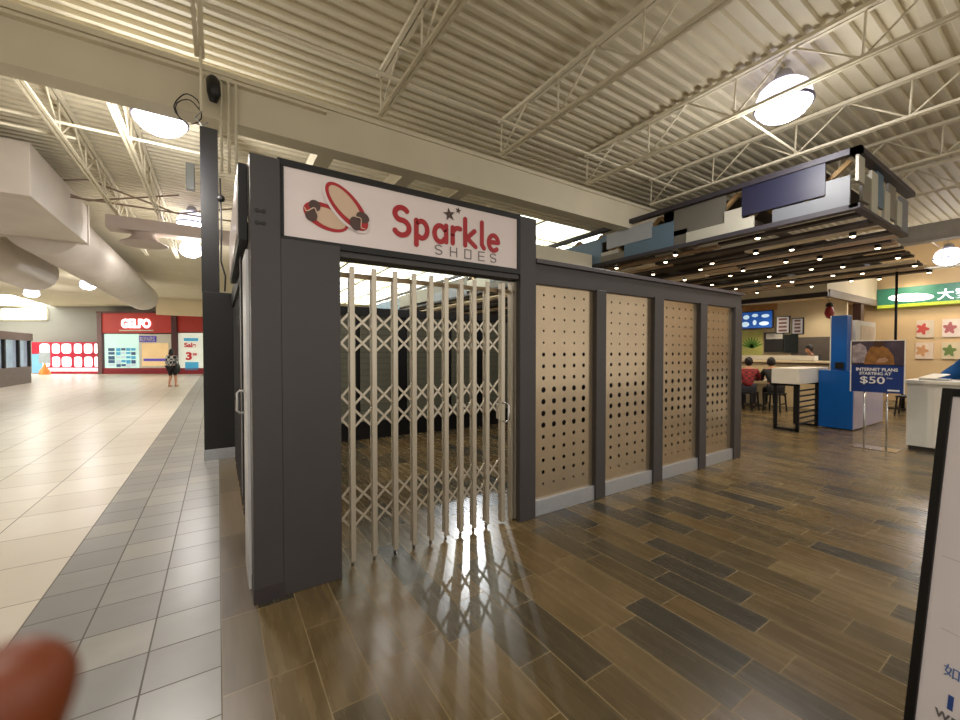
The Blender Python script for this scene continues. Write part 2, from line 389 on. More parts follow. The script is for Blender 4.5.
# ------------------------------------------------------------ SHOE SHOP
YF = 2.77
t = thing('storefront', 'charcoal shop front frame with corner post, header and gate opening', 'shop front', (1.3, YF, 0))
SF = t
part('corner_post', MB().box(0.165, 0.325, 2.70, 2.90, 0.0, 2.66), M_dark, t, bevel=0.004)
part('post_foot', MB().box(0.163, 0.327, 2.698, 2.902, 0.0, 0.09), mat('dark_brown_paint', (54,48,50), 0.4), t)
part('return_panel', MB().box(0.325, 0.675, 2.705, 2.88, 0.0, 2.19), M_dark, t, bevel=0.003)
part('header', MB().box(0.325, 2.2, 2.755, 2.90, 2.132, 2.65), M_dark, t, bevel=0.003)
part('end_pillar', MB().box(2.205, 2.385, 2.74, 2.92, 0.0, 2.68), M_dark, t, bevel=0.004)
for z in (2.33, 2.26):
    for x in (0.20, 0.235):
        part('cable_hole', MB().tube([(x,2.702,z),(x,2.697,z)], 0.013, 12), M_black, t)
    part('cable_clip', MB().box(0.205, 0.23, 2.694, 2.701, z-0.006, z+0.004), M_black, t)
# sign
t = thing('shop_sign', 'white lightbox sign reading Sparkle Shoes in a black frame', 'sign', (1.3, 2.74, 2.2))
part('frame', MB().box(0.312,2.204,2.735,2.80,2.643,2.685).box(0.312,0.327,2.72,2.80,2.172,2.68).box(0.327,2.204,2.735,2.80,2.172,2.217).box(0.327,0.349,2.735,2.80,2.217,2.643).box(2.168,2.204,2.735,2.80,2.217,2.643), M_black, t, bevel=0.003)
part('sign_face', MB().box(0.349,2.168,2.745,2.79,2.217,2.643), M_signwhite, t)
F = lambda u, v: (u, 2.744, v)
D = (0, -0.004, 0)
W = 0.037
bl = 2.338; xh = 2.478
S_ = arc(1.115,2.492,0.05,0.045,35,270,12) + arc(1.115,2.395,0.058,0.054,90,-150,14)
P_ = [(1.23,2.29),(1.23,2.468)]; P2 = arc(1.272,2.405,0.046,0.062,125,-125,18)
A_ = arc(1.425,2.40,0.047,0.061,35,325,20); A2 = [(1.478,2.468),(1.478,2.345)]
R_ = [(1.535,2.345),(1.535,2.465)]; R2 = arc(1.585,2.415,0.05,0.052,178,70,8)
K_ = [(1.648,2.345),(1.648,2.55)]; K2 = [(1.735,2.468),(1.665,2.405),(1.745,2.345)]
L_ = [(1.806,2.55),(1.806,2.37),(1.826,2.345)]
E_ = [(1.885,2.405),(1.965,2.41)] + arc(1.922,2.402,0.048,0.062,8,310,20)
for nm, strokes in (('letter_s',[S_]),('letter_p',[P_,P2]),('letter_a',[A_,A2]),('letter_r',[R_,R2]),('letter_k',[K_,K2]),('letter_l',[L_]),('letter_e',[E_])):
    m_ = MB()
    for s in strokes: m_.stroke(s, W, F, D)
    part(nm, m_, M_red, t)
w2 = 0.007; z0, z1 = 2.243, 2.312; x = 1.385; ww = 0.056
sm = [[arc(x+ww/2,z1-0.018,ww/2,0.018,30,270,8)+arc(x+ww/2,z0+0.017,ww/2,0.017,90,-150,8)]]
x += 0.13; sm.append([[(x,z0),(x,z1)],[(x+ww,z0),(x+ww,z1)],[(x,(z0+z1)/2),(x+ww,(z0+z1)/2)]])
x += 0.13; sm.append([[(x,z0),(x,z1),(x+ww,z1),(x+ww,z0),(x,z0)]])
x += 0.13; sm.append([[(x+ww,z0),(x,z0),(x,z1),(x+ww,z1)],[(x,(z0+z1)/2),(x+ww*0.9,(z0+z1)/2)]])
x += 0.115; sm.append([arc(x+ww/2,z1-0.018,ww/2,0.018,30,270,8)+arc(x+ww/2,z0+0.017,ww/2,0.017,90,-150,8)])
for strokes in sm:
    m_ = MB()
    for s in strokes: m_.stroke(s, w2, F, D)
    part('small_letter', m_, M_greytext, t)
def star(cx, cz, r, rot):
    return [(cx + (r if k%2==0 else r*0.42)*math.cos(rot+PI*k/5), cz + (r if k%2==0 else r*0.42)*math.sin(rot+PI*k/5)) for k in range(10)]
part('star', MB().prism(star(1.505,2.56,0.052,1.75), F, D), M_brown, t)
part('star', MB().prism(star(1.585,2.605,0.026,1.4), F, D), M_brown, t)
# pair of ballet flats
def shoe(cx, cz, a, b, ang, yo, toe):
    f = lambda u, v: (u, 2.744-yo, v)
    so = part('shoe_emblem', MB().prism(ellipse(cx,cz,a,b,ang), f, (0,-0.002,0)), M_red, t)
    f2 = lambda u, v: (u, 2.742-yo, v)
    ca, sa = math.cos(math.radians(ang)), math.sin(math.radians(ang))
    at = lambda u, v: (cx + u*ca - v*sa, cz + u*sa + v*ca)
    part('insole', MB().prism(ellipse(*at(-0.10*a*toe,0), a*0.77, b*0.70, ang), f2, (0,-0.002,0)), M_tan, so)
    f3 = lambda u, v: (u, 2.740-yo, v)
    # vamp: crescent of red at the toe with two dark leaves
    toep = [at(u*toe, v) for u, v in [(a*math.cos(th)*0.985, b*math.sin(th)*0.985) for th in [math.radians(q) for q in range(-62,63,6)]]]
    part('toe_cap', MB().prism(toep, f3, (0,-0.002,0)), M_red, so)
    f4 = lambda u, v: (u, 2.738-yo, v)
    for s in (-1, 1):
        e = ellipse(*at(toe*a*0.60, s*b*0.42), a*0.25, b*0.42, ang + s*toe*22)
        part('bow_leaf', MB().prism(e, f4, (0,-0.002,0)), M_brown, so)
    ln = [at(toe*a*(0.45+0.5*k/6), b*0.25*math.sin(k*1.0)) for k in range(7)]
    part('seam', MB().stroke(ln, 0.006, f4, (0,-0.002,0)), M_tan, so)
shoe(0.60, 2.375, 0.145, 0.082, -17, 0.0, -1)
part('white_outline', MB().prism(ellipse(0.727,2.462,0.197,0.098,-46), lambda u,v:(u,2.736,v), (0,-0.001,0)), M_signwhite, t)
shoe(0.73, 2.464, 0.182, 0.083, -46, 0.010, 1)

# folding gate
GY = 2.835
t = thing('folding_gate', 'closed steel scissor gate across the shop entrance', 'gate', (1.4, GY, 0))
xs = [0.779,0.934,1.092,1.242,1.385,1.516,1.654,1.779,1.909]
for i, x in enumerate(xs):
    p = part('gate_post', MB().box(x-0.017, x+0.017, GY-0.03, GY-0.012, 0.035, 2.09), M_steel, t, bevel=0.002)
    part('rear_channel', MB().box(x-0.016, x+0.016, GY+0.012, GY+0.028, 0.05, 2.02), M_steel, p)
    part('glide_foot', MB().tube([(x,GY,0.002),(x,GY,0.05)], 0.011, 10), M_chrome, p)
lead = part('lead_post', MB().box(2.05, 2.09, GY-0.03, GY+0.02, 0.02, 2.1), M_steel, t, bevel=0.003)
hp = [(2.065,GY-0.03,1.06),(2.07,GY-0.075,1.06),(2.085,GY-0.09,1.045),(2.085,GY-0.09,0.915),(2.07,GY-0.075,0.90),(2.065,GY-0.03,0.90)]
part('pull_handle', MB().tube(hp, 0.008, 8), M_chrome, lead, 'bright D-shaped pull handle')
part('lock_case', MB().box(2.03,2.05,GY-0.02,GY+0.02,0.92,1.05), M_steel, lead)
part('top_bar', MB().box(0.675, 2.2, GY+0.03, GY+0.04, 2.02, 2.055), mat('bar_bronze', (140,120,92), 0.4, 0.5), t)
part('side_track', MB().box(2.162,2.172,GY-0.03,GY+0.03,0.02,2.115), M_steel, t)
part('side_track', MB().box(2.19,2.203,GY-0.04,GY+0.03,0.02,2.115), M_steel, t)
xx = [0.64] + xs + [2.05]
for zs in ((1.49,1.637,1.785), (0.957,1.115,1.272), (0.262,0.42,0.577)):
    for a, b in zip(xx, xx[1:]):
        for za, zb in zip(zs, zs[1:]):
            m_ = MB().bar((a,GY-0.004,za),(b,GY-0.004,zb),0.004,0.016).bar((a,GY+0.004,zb),(b,GY+0.004,za),0.004,0.016)
            m_.tube([((a+b)/2,GY-0.01,(za+zb)/2),((a+b)/2,GY+0.01,(za+zb)/2)],0.006,8)
            part('scissor_link', m_, M_steel, t)

# perforated partition
t = thing('partition', 'charcoal framed partition with four perforated bronze panels', 'partition', (4.35, YF, 0))
part('top_rail', MB().box(2.385, 6.22, 2.76, 2.90, 2.115, 2.295), M_dark, t, bevel=0.004)
part('cap_ledge', MB().box(2.385, 6.25, 2.73, 2.92, 2.295, 2.335), mat('cap_dark', (78,72,76), 0.3), t, bevel=0.003)
for a, b in ((3.19,3.335),(4.16,4.335),(5.13,5.29),(6.03,6.22)):
    part('mullion', MB().box(a, b, 2.745, 2.90, 0.0, 2.125), M_dark, t, bevel=0.004)
def perforated(x0, x1, z0, z1, y):
    bm = bmesh.new(); cols = 5; rows = 17
    cw = (x1-x0)*0.163; rh = 0.1095; X0 = (x0+x1)/2 - cw*cols/2; Z1 = 2.025 + rh/2
    rad = [0.0115]*5 + [0.019]*3 + [0.026]*4 + [0.0185]*4 + [0.0115]
    cache = {}
    def V(x, z):
        k = (round(x,5), round(z,5))
        if k not in cache: cache[k] = bm.verts.new((x, y, z))
        return cache[k]
    for r in range(rows):
        for c in range(cols):
            cx = X0 + cw*(c+0.5); cz = Z1 - rh*(r+0.5); n = 16; ring = []; sq = []
            for k in range(n):
                a = 2*PI*k/n + PI/4; ca, sa = math.cos(a), math.sin(a); m_ = max(abs(ca), abs(sa))
                ring.append(bm.verts.new((cx + rad[r]*ca, y, cz + rad[r]*sa)))
                sq.append(V(cx + cw/2*ca/m_, cz + rh/2*sa/m_))
            for k in range(n):
                k2 = (k+1)%n; bm.faces.new((sq[k], sq[k2], ring[k2], ring[k]))
    zb = Z1 - rh*rows; xa = X0; xb = X0 + cw*cols
    for q in (((x0,z0),(x1,z0),(x1,zb),(x0,zb)), ((x0,Z1),(x1,Z1),(x1,z1),(x0,z1)), ((x0,zb),(xa,zb),(xa,Z1),(x0,Z1)), ((xb,zb),(x1,zb),(x1,Z1),(xb,Z1))):
        bm.faces.new([bm.verts.new((p[0], y, p[1])) for p in q])
    m_ = MB(); m_.bm = bm; return m_
for k, (a, b) in enumerate(((2.385,3.20),(3.33,4.17),(4.33,5.14),(5.285,6.04))):
    o = part('perforated_panel', perforated(a, b, 0.14, 2.125, 2.80), M_bronze, t)
    sd = o.modifiers.new('thickness', 'SOLIDIFY'); sd.thickness = 0.006; sd.offset = 0
    part('kick_plate', MB().box(a, b, 2.765, 2.81, 0.0, 0.145), M_kick, t, bevel=0.003)
    part('backing', MB().box(a, b, 2.87, 2.885, 0.0, 2.125), M_black, t)

# rear and side of the shop
t = thing('shop_back_wall', 'grey slatwall panels across the back of the shoe shop', 'shop wall', (3.3, 6.9, 0))
for a, b in ((0.2,0.95),(1.0,1.96),(2.04,2.72),(2.90,3.72),(3.82,4.40),(4.57,5.3),(5.4,6.3)):
    sl = MB()
    z = 0.30
    while z < 2.12: sl.box(a, b, 6.86, 6.89, z, z+0.095); z += 0.1
    part('slat_panel', sl, M_slat, t)
part('frame', MB().box(0.2, 6.3, 6.89, 6.95, 0.0, 2.15), M_black, t)
part('base', MB().box(0.2, 6.3, 6.84, 6.90, 0.0, 0.28), M_black, t)
part('top_rail', MB().box(0.2, 6.3, 6.82, 6.96, 2.12, 2.26), M_black, t)
t = thing('shop_end_wall', 'plain charcoal wall closing the right end of the shoe shop', 'shop wall', (6.2, 4.8, 0))
part('panel', MB().box(6.04, 6.2, 2.92, 6.82, 0.0, 2.28), M_slat, t)
part('top_rail', MB().box(6.02, 6.22, 2.92, 6.82, 2.28, 2.33), M_dark, t)
t = thing('shop_rear_post', 'black rear corner post of the shoe shop with steel foot', 'post', (0.0, 6.8, 0))
part('wide_panel', MB().box(-0.17, 0.215, 6.68, 6.85, 0.15, 2.33), M_black, t, bevel=0.004)
part('kick_plate', MB().box(-0.175, 0.22, 6.67, 6.86, 0.0, 0.15), M_kick, t, bevel=0.003)
part('upper_post', MB().box(-0.175, 0.03, 6.68, 6.86, 2.33, DZ-0.02), M_black, t)
t = thing('side_gate', 'black framed side gate of the shoe shop along the corridor, seen edge-on', 'gate', (0.2, 4.8, 0))
part('side_header', MB().box(0.17, 0.26, 2.9, 6.68, 2.14, 2.34), M_black, t)
part('jamb', MB().box(0.150, 0.2, 2.9, 3.29, 0.0, 2.14), mat('jamb_silver', (214,214,216), 0.35, 0.2), t, 'silver edge channel')
part('jamb_stop', MB().box(0.14, 0.2, 3.3, 3.5, 0.45, 2.18), M_black, t)
gl = part('side_lead_post', MB().box(0.165, 0.215, 3.52, 3.6, 0.02, 2.1), M_dark, t)
part('pull_handle', MB().tube([(0.16,3.2,1.235),(0.12,3.2,1.235),(0.105,3.2,1.22),(0.105,3.2,1.10),(0.12,3.2,1.085),(0.16,3.2,1.085)], 0.008, 8), M_chrome, gl, 'bright D-shaped pull handle')
for k in range(9):
    y = 3.9 + 0.3*k
    part('side_gate_bar', MB().box(0.18, 0.2, y-0.017, y+0.017, 0.03, 2.09), M_dark, t)
t = thing('side_sign', 'black sign box on the corridor side of the shoe shop, seen edge-on', 'sign', (0.15, 3.9, 2.2))
part('box', MB().box(0.115, 0.165, 2.93, 4.85, 2.2, 2.68), M_black, t, bevel=0.004)
part('steel_edge', MB().box(0.1655, 0.1685, 2.905, 4.8, 2.36, 2.66), M_kick, t)
part('sign_face', MB().box(0.108, 0.115, 3.0, 4.78, 2.25, 2.63), M_signwhite, t)
# cables and horn hanging at the beam
t = thing('hanging_rod', 'thin white rod hanging from the joist above the black post', 'rod', (-0.12, 4.3, 3.6))
part('rod', MB().tube([(-0.1,4.35,3.62),(-0.1,4.35,4.19)], 0.012, 8), M_joist, t)
part('hook', MB().tube([(-0.1,4.35,3.62),(-0.14,4.35,3.56),(-0.1,4.35,3.5),(-0.05,4.35,3.54)], 0.006, 6), M_kick, t)
t = thing('cable_loop', 'loose loop of dark cable hanging under the cream beam by the black post', 'cable', (-0.2, 4.5, 3.6))
pts = [(-0.2+0.085*math.cos(a)*(1+0.2*math.sin(2.3*a)), 4.40+0.006*k, 3.66+0.12*math.sin(a)) for k, a in enumerate([i*0.4 for i in range(26)])]
part('cable', MB().tube(pts, 0.005, 6), M_black, t)
t = thing('wall_horn', 'small black speaker horn fixed to the beam above the black post', 'speaker', (-0.02, 4.5, 3.85))
part('horn', MB().tube([(-0.01,4.5,4.02),(-0.01,4.46,3.98),(-0.005,4.44,3.86),(-0.01,4.48,3.80)], [0.04,0.055,0.055,0.03], 12), M_black, t)
part('bracket', MB().box(-0.03,0.01,4.5,4.58,3.86,3.94), M_black, t)
t = thing('conduit_run', 'three cream conduits bending down the face of the beam', 'conduit', (0.1, 4.54, 3.6))
for k in range(3):
    x = 0.05 + 0.06*k; z = 4.06 - 0.02*k + 0.03*k
    part('conduit', MB().tube([(-0.12,4.53,z),(x-0.03,4.53,z),(x,4.53,z-0.03),(x,4.53,3.45+0.1*k),(x,4.53,3.2)], 0.012, 8), M_beam, t)
solo('wall_speaker', MB().box(-0.38,-0.27,7.6,7.72,3.99,4.39), mat('grey_box', (96,98,94), 0.5), 'small grey box hanging left of the black post', 'box', bevel=0.01)
t = thing('post_cable', 'thin black cable drooping beside the black post', 'cable', (0.1,6.6,2.4))
part('cable', MB().tube([(0.05,6.66,3.9),(0.06,6.62,3.2),(0.05,6.62,2.75),(0.10,6.62,2.55),(0.09,6.62,2.34)], 0.012, 6), M_black, t)
part('lump', MB().sphere((0.055,6.64,3.62),0.05), M_black, t)

# ------------------------------------------------------------ CANOPY
cv = {'slate':(98,101,106), 'silver':(168,172,176), 'white':(186,182,166), 'blue':(112,134,152), 'grey':(118,122,128), 'navy':(32,33,56), 'olive':(104,100,90), 'teal':(92,118,136), 'taupe':(128,122,108)}
def pm(c): return mat('canopy_' + c, cv[c], 0.4, 0, 0.03)
CX0 = 6.15
t = thing('canopy', 'slatted wooden food court canopy with patchwork grey and navy fascia', 'canopy', (9.5, 6, 3.15))
M_cf = mat('canopy_frame_dark', (54,50,56), 0.45)
part('top_edge', MB().box(CX0, CX0+0.1, 1.5, 19, 3.79, 3.86).box(CX0, 8.65, 1.5, 1.6, 3.79, 3.86), M_cf, t)
part('bottom_edge', MB().box(CX0, CX0+0.12, 1.5, 19, 3.15, 3.21).box(CX0, 8.4, 1.52, 1.6, 3.17, 3.21), M_cf, t)
part('dark_backing_board', MB().box(CX0+0.6, 8.65, 2.0, 19, 3.86, 3.88).box(8.65, 13, 2.7, 19, 3.5, 3.52), mat('canopy_void', (60,50,42), 0.8), t)  # boards added to block light from above, so the slat gaps stay dark
fas = [('silver',4.157,5.097,3.44,3.72,0), ('teal',3.77,4.157,3.21,3.62,0.01), ('teal',4.157,4.707,3.21,3.45,0.01), ('olive',2.98,3.94,3.37,3.78,0.02), ('olive',3.548,3.77,3.21,3.45,0.02),('olive',3.77,3.944,3.6,3.78,0.02),
       ('white',2.6,3.548,3.19,3.37,-0.01), ('white',2.751,2.98,3.37,3.53,-0.01), ('navy',1.827,2.751,3.40,3.80,-0.01), ('slate',1.6,2.381,3.17,3.38,0.0), ('slate',1.6,1.827,3.38,3.56,0.0),
       ('taupe',4.707,5.23,3.21,3.33,0.0), ('white',4.84,5.23,3.33,3.40,0.01), ('blue',5.23,7.6,3.21,3.68,0.01), ('blue',5.097,5.23,3.6,3.72,0.02), ('grey',7.6,9.0,3.4,3.75,0), ('olive',7.6,9.0,3.21,3.4,0.01), ('white',9.0,10.2,3.3,3.6,0.01),
       ('grey',10.2,12.5,3.21,3.5,0.0), ('olive',10.2,12.5,3.5,3.74,0.02), ('taupe',12.5,15.5,3.3,3.75,0), ('blue',15.5,19,3.21,3.7,0)]
for c, y0, y1, z0, z1, o in fas:
    part('fascia_panel', MB().box(CX0+0.03+o, CX0+0.06+o, y0, y1, z0, z1), pm(c), t)
for i, (a, b, c, z0, z1) in enumerate(((6.2,6.42,'white',3.48,3.78),(6.42,6.7,'taupe',3.3,3.62),(6.7,6.95,'white',3.22,3.72),(6.95,7.25,'teal',3.35,3.78),(7.25,7.5,'white',3.22,3.60),(7.5,7.85,'taupe',3.3,3.75),(7.85,8.1,'white',3.25,3.6),(8.1,8.5,'grey',3.22,3.7))):
    part('fascia_panel', MB().box(a, b, 1.53+0.015*(i%2), 1.56+0.015*(i%2), z0, z1), pm(c), t)
for k in range(14):
    y = 1.65 + k*0.62
    part('roof_rib', MB().bar((CX0+0.18,y,3.25),(CX0+0.24,y+0.6,3.8),0.06,0.05).bar((CX0+0.18,y+0.6,3.25),(CX0+0.24,y,3.8),0.06,0.05), mat('rib_wood', (180,146,98), 0.6), t)
woodm = [mat('slat_wood_a', (214,184,148), 0.45, 0, 0.15, 4, stretch=(8,0.6,8)), mat('slat_wood_b', (168,136,106), 0.45, 0, 0.15, 4, stretch=(8,0.6,8)), mat('slat_wood_c', (240,220,188), 0.45, 0, 0.15, 4, stretch=(8,0.6,8)), mat('slat_wood_gap_shade', (58,47,40), 0.5, 0, 0.15, 4, stretch=(8,0.6,8))]
x = 6.30; rnd = random.Random(3)
while x < 12.9:
    wd = rnd.choice((0.09,0.12,0.14,0.16)); y = 1.62 + (0.05*(x-6.3) if x > 8.5 else 0) ; 
    segs = [y, y + rnd.uniform(1.2,3.6), y + rnd.uniform(4.2,7), 19]
    mi = rnd.randrange(4)
    for a, b in zip(segs, segs[1:]):
        zo = rnd.choice((0, 0.03, 0.06))
        part('slat', MB().box(x, x+wd, a, b-0.01, 3.15+zo, 3.19+zo), woodm[rnd.choice((0,1,2,3,3,3))], t)  # darkest tone picked often to imitate the shaded gaps between slats
    x += wd + rnd.uniform(0.13, 0.26)
for k in range(12):
    part('cross_rail', MB().box(CX0+0.1, 13, 2.6+1.3*k, 2.68+1.3*k, 3.26, 3.32), woodm[3], t)
# downlights under the canopy
M_spot = mat('spot_glow', (255,240,215), 0.3, 0, 0, emit=9, ergb=(255,226,186))
rows = [(1.92,'first'),(2.70,'second'),(3.12,'third'),(3.92,'fourth'),(4.33,'fifth'),(5.15,'sixth')]
d0 = None
for y, rn in rows:
    st = {1.92:7.57,2.70:6.54,3.12:7.5,3.92:6.5,4.33:6.87,5.15:6.54}[y]; k = 0
    while st + 1.19*k < 12.5 and k < 6:
        x = st + 1.19*k
        lab = 'small warm canopy spotlight, %s from the shop side in the %s row back' % (['first','second','third','fourth','fifth','sixth'][k], rn)
        if d0 is None:
            d0 = thing('spotlight', lab, 'spotlight', (x, y, 3.13), 0, 'small round spotlights in the slatted canopy')
            part('lamp_can', MB().lathe([(0.036,0.0),(0.042,0.0),(0.042,0.06),(0.0,0.06)], (x,y,3.14), 16), M_black, d0)
            part('bulb', MB().lathe([(0,-0.016),(0.02,-0.013),(0.034,0.0),(0.034,0.02)], (x,y,3.14), 16), M_spot, d0)
        else: copy_tree(d0, (x, y, 3.13), lab)
        k += 1
def spot(x, y, z, e, ang=120, color=(1,0.82,0.6), blend=0.6, to=None, r=0.05):
    l = bpy.data.lights.new('spot', 'SPOT'); l.energy = e; l.spot_size = math.radians(ang); l.spot_blend = blend; l.color = color; l.shadow_soft_size = r
    o = bpy.data.objects.new('spot_light', l); C.objects.link(o); o.location = (x,y,z)
    if to is not None: o.rotation_euler = (Vector(to)-Vector((x,y,z))).to_track_quat('-Z','Y').to_euler()
    return o
for x, y in ((7.6,1.92),(8.7,3.1),(9.9,4.3),(10.2,2.7),(11.8,4.0),(12.3,2.0),(7.8,5.15),(11.5,5.6)): spot(x, y, 3.1, 60)
# the lamp behind the shop that throws the gate's shadows on the floor
spot(5.9, 9.55, 4.12, 480, 24, (0.92,0.96,1.0), 0.3, (1.75,2.6,0.3), 0.03)

# ------------------------------------------------------------ FOOD STALL (behind)
t = thing('food_stall', 'cream food stall with counter and dark-edged bulkhead behind the tables', 'food stall', (14.2, 6, 0))
part('bulkhead', MB().box(13.1, 17.4, 3.8, 9.5, 3.05, 3.8), M_cream, t)
part('dark_edge', MB().box(13.07, 13.2, 3.78, 9.5, 2.93, 3.05), mat('edge_dark', (44,34,30), 0.5), t)
part('side_edge', MB().box(13.2, 17.4, 3.77, 3.9, 2.93, 3.12), mat('edge_taupe', (128,108,88), 0.5), t)
part('back_wall', MB().box(15.0, 15.1, 3.9, 9.5, 0, 3.05), M_cream, t)
part('backsplash', MB().box(14.96, 15.0, 4.0, 5.2, 1.0, 1.95), mat('tile_grey', (116,106,98), 0.35), t)
part('counter_body', MB().box(13.15, 13.65, 3.75, 9.5, 0, 1.17), mat('counter_tan', (206,186,146), 0.5), t)
part('counter_top', MB().box(13.08, 13.8, 3.7, 9.5, 1.21, 1.26), M_cream, t, bevel=0.005)
part('counter_lip', MB().box(13.1, 13.7, 3.72, 9.5, 1.17, 1.21), mat('lip_brown', (90,60,40), 0.5), t)
part('serving_rail', MB().box(13.6, 13.9, 4.2, 6.0, 1.27, 1.40), M_white, t)
part('corner_post', MB().box(15.9, 16.2, 3.82, 4.0, 0, 2.95), mat('post_brown', (84,56,46), 0.5), t)
part('wood_band', MB().box(14.97, 15.0, 5.6, 9.5, 2.85, 3.05), mat('band_orange', (206,150,94), 0.5), t)
def screen(name, y0, y1, z0, z1, x, label, cat, build, tilt=0):
    tt = thing(name, label, cat, (x, (y0+y1)/2, z0))
    part('bezel', MB().box(x, x+0.05, y0, y1, z0, z1), M_black, tt, bevel=0.005)
    build(tt, x-0.004, y0+0.03, y1-0.03, z0+0.03, z1-0.03); return tt
M_scr = mat('screen_blue', (30,74,150), 0.2, 0, 0.3, 3, emit=0.45, ergb=(36,84,160))
M_scrw = mat('screen_white', (200,224,240), 0.2, 0, 0.1, emit=0.5, ergb=(190,222,245))
def b1(tt, x, y0, y1, z0, z1):
    p = part('display', MB().box(x, x+0.006, y0, y1, z0, z1), M_scr, tt)
    for fy, fz, a, b in ((0.17,0.25,0.13,0.09),(0.2,0.7,0.10,0.08),(0.48,0.78,0.10,0.06),(0.8,0.72,0.12,0.06),(0.76,0.26,0.15,0.07),(0.47,0.34,0.06,0.09)):
        part('dish_picture', MB().prism(ellipse(y1-(y1-y0)*fy, z0+(z1-z0)*fz, a*(y1-y0)/1.0, b*(y1-y0)/1.0, 0, 20), lambda u,v:(x-0.002,u,v), (0.002,0,0)), M_scrw, p)
screen('menu_screen', 5.56, 6.54, 2.25, 2.83, 14.6, 'blue lit menu television high on the stall wall', 'television', b1)
M_pan = mat('menu_grey', (150,146,146), 0.4, emit=0.25)
def b2(tt, x, y0, y1, z0, z1):
    part('display', MB().box(x, x+0.006, y0, y1, z0, z1), M_pan, tt)
    for k in range(4): part('menu_block', MB().box(x-0.003, x, y0+0.05, y1-0.05, z0+0.04+k*(z1-z0)/4.2, z0+0.06+k*(z1-z0)/4.2+0.04), mat('menu_dark', (96,60,56), 0.5), tt)
o = screen('menu_board', 5.08, 5.45, 2.06, 2.60, 14.5, 'grey tilted menu board right of the blue television', 'menu board', b2)
o = screen('menu_board', 4.72, 5.03, 2.02, 2.52, 14.45, 'paler narrow menu board at the right end of the pair', 'menu board', b2)
t = thing('plant_poster', 'yellow-green poster of a plant on the stall wall below the television', 'poster', (14.95, 6.25, 1.3))
part('sheet', MB().box(14.94, 14.96, 5.98, 6.9, 1.32, 2.22), mat('poster_yellow', (206,206,120), 0.5), t)
for k in range(9):
    a = 0.4 + k*0.29
    part('leaf', MB().prism(ellipse(6.3+0.17*math.cos(a), 1.62+0.2*math.sin(a), 0.18, 0.028, math.degrees(a)), lambda u,v:(14.936,u,v), (0.003,0,0)), mat('leaf_green', (96,150,60), 0.5), t)
t = thing('chalkboard', 'black menu chalkboard with white panel on the stall wall', 'menu board', (14.95, 5.6, 1.5))
part('board', MB().box(14.93,14.96,5.40,5.93,1.5,2.13), mat('board_black', (44,42,42), 0.5), t)
part('white_panel', MB().box(14.925,14.93,5.42,5.88,1.92,2.10), M_white, t)
solo('chalkboard', MB().box(14.93,14.96,5.02,5.38,1.48,2.05), mat('board_green', (40,46,44), 0.5), 'plain dark board right of the black menu chalkboard', 'menu board')
t = thing('lucky_ornament', 'red hanging ornament with dark top beside the blue tower', 'ornament', (13.0, 3.75, 2.55))
part('body', MB().lathe([(0,0),(0.06,0.03),(0.10,0.14),(0.08,0.26),(0.04,0.32),(0,0.32)], (13.0,3.72,2.34), 16), mat('ornament_red', (150,36,36), 0.4), t)
part('cap', MB().lathe([(0.08,0),(0.06,0.08),(0,0.1)], (13.0,3.72,2.66), 16), M_black, t)
part('cord', MB().tube([(13.0,3.72,2.76),(13.0,3.79,2.95)], 0.006, 6), M_black, t)

lamp_light(14.0, 5.6, 2.85, 60, (1,0.84,0.62), 0.3); lamp_light(14.2, 2.6, 3.3, 70, (1,0.86,0.66), 0.3); lamp_light(14.4, 4.4, 2.85, 30, (1,0.86,0.66), 0.2)  # warm lights without fittings, added to brighten the stall and its surroundings
for y in (3.0, 1.0): spot(16.6, y, 3.7, 60, 110, (1,0.86,0.66), 0.8, (17.5,y,2.4), 0.2)  # spots without fittings, added to brighten the right wall
# stall on the right wall
t = thing('green_stall_sign', 'green lit stall sign with white oval and Chinese characters', 'sign', (17.4, 2.5, 2.86))
part('sign_box', MB().box(17.3, 17.5, -1.0, 3.78, 2.95, 3.45), mat('stall_green', (52,116,92), 0.4, emit=0.15), t)
part('yellow_strip', MB().box(17.29, 17.5, -1.0, 3.78, 2.86, 2.95), mat('stall_lime', (176,190,60), 0.4, emit=0.25), t)
part('glowing_oval', MB().prism(ellipse(3.06,3.13,0.47,0.115,4), lambda u,v:(17.29,u,v), (0.01,0,0)), mat('oval_glow', (255,246,240), 0.3, 0, 0, emit=3.2, ergb=(255,240,232)), t)
part('oval_stroke', MB().stroke([(3.4,3.11),(3.1,3.14),(2.75,3.08)], 0.03, lambda u,v:(17.286,u,v), (0.004,0,0)), mat('oval_red', (220,120,110), 0.4), t)
put_text('大家', 0.33, plane_M((17.28, 2.53, 3.02), (0,-1,0)), mat('char_white', (245,248,250), 0.3, emit=1.1), t, 'characters', bold=0.004, ext=0.005)
sw = [(2.6,2.95,1.93,2.44,'poster with a red flower picture, upper left on the right wall',(214,196,170),(200,80,70)), (2.05,2.44,1.93,2.44,'poster with pink swirls, upper right on the right wall',(224,206,190),(176,100,100)), (2.6,2.96,1.30,1.78,'poster with a dish picture, lower left on the right wall',(222,200,176),(206,150,100)), (2.05,2.44,1.30,1.78,'poster with a green picture, lower right on the right wall',(214,196,160),(110,130,70))]
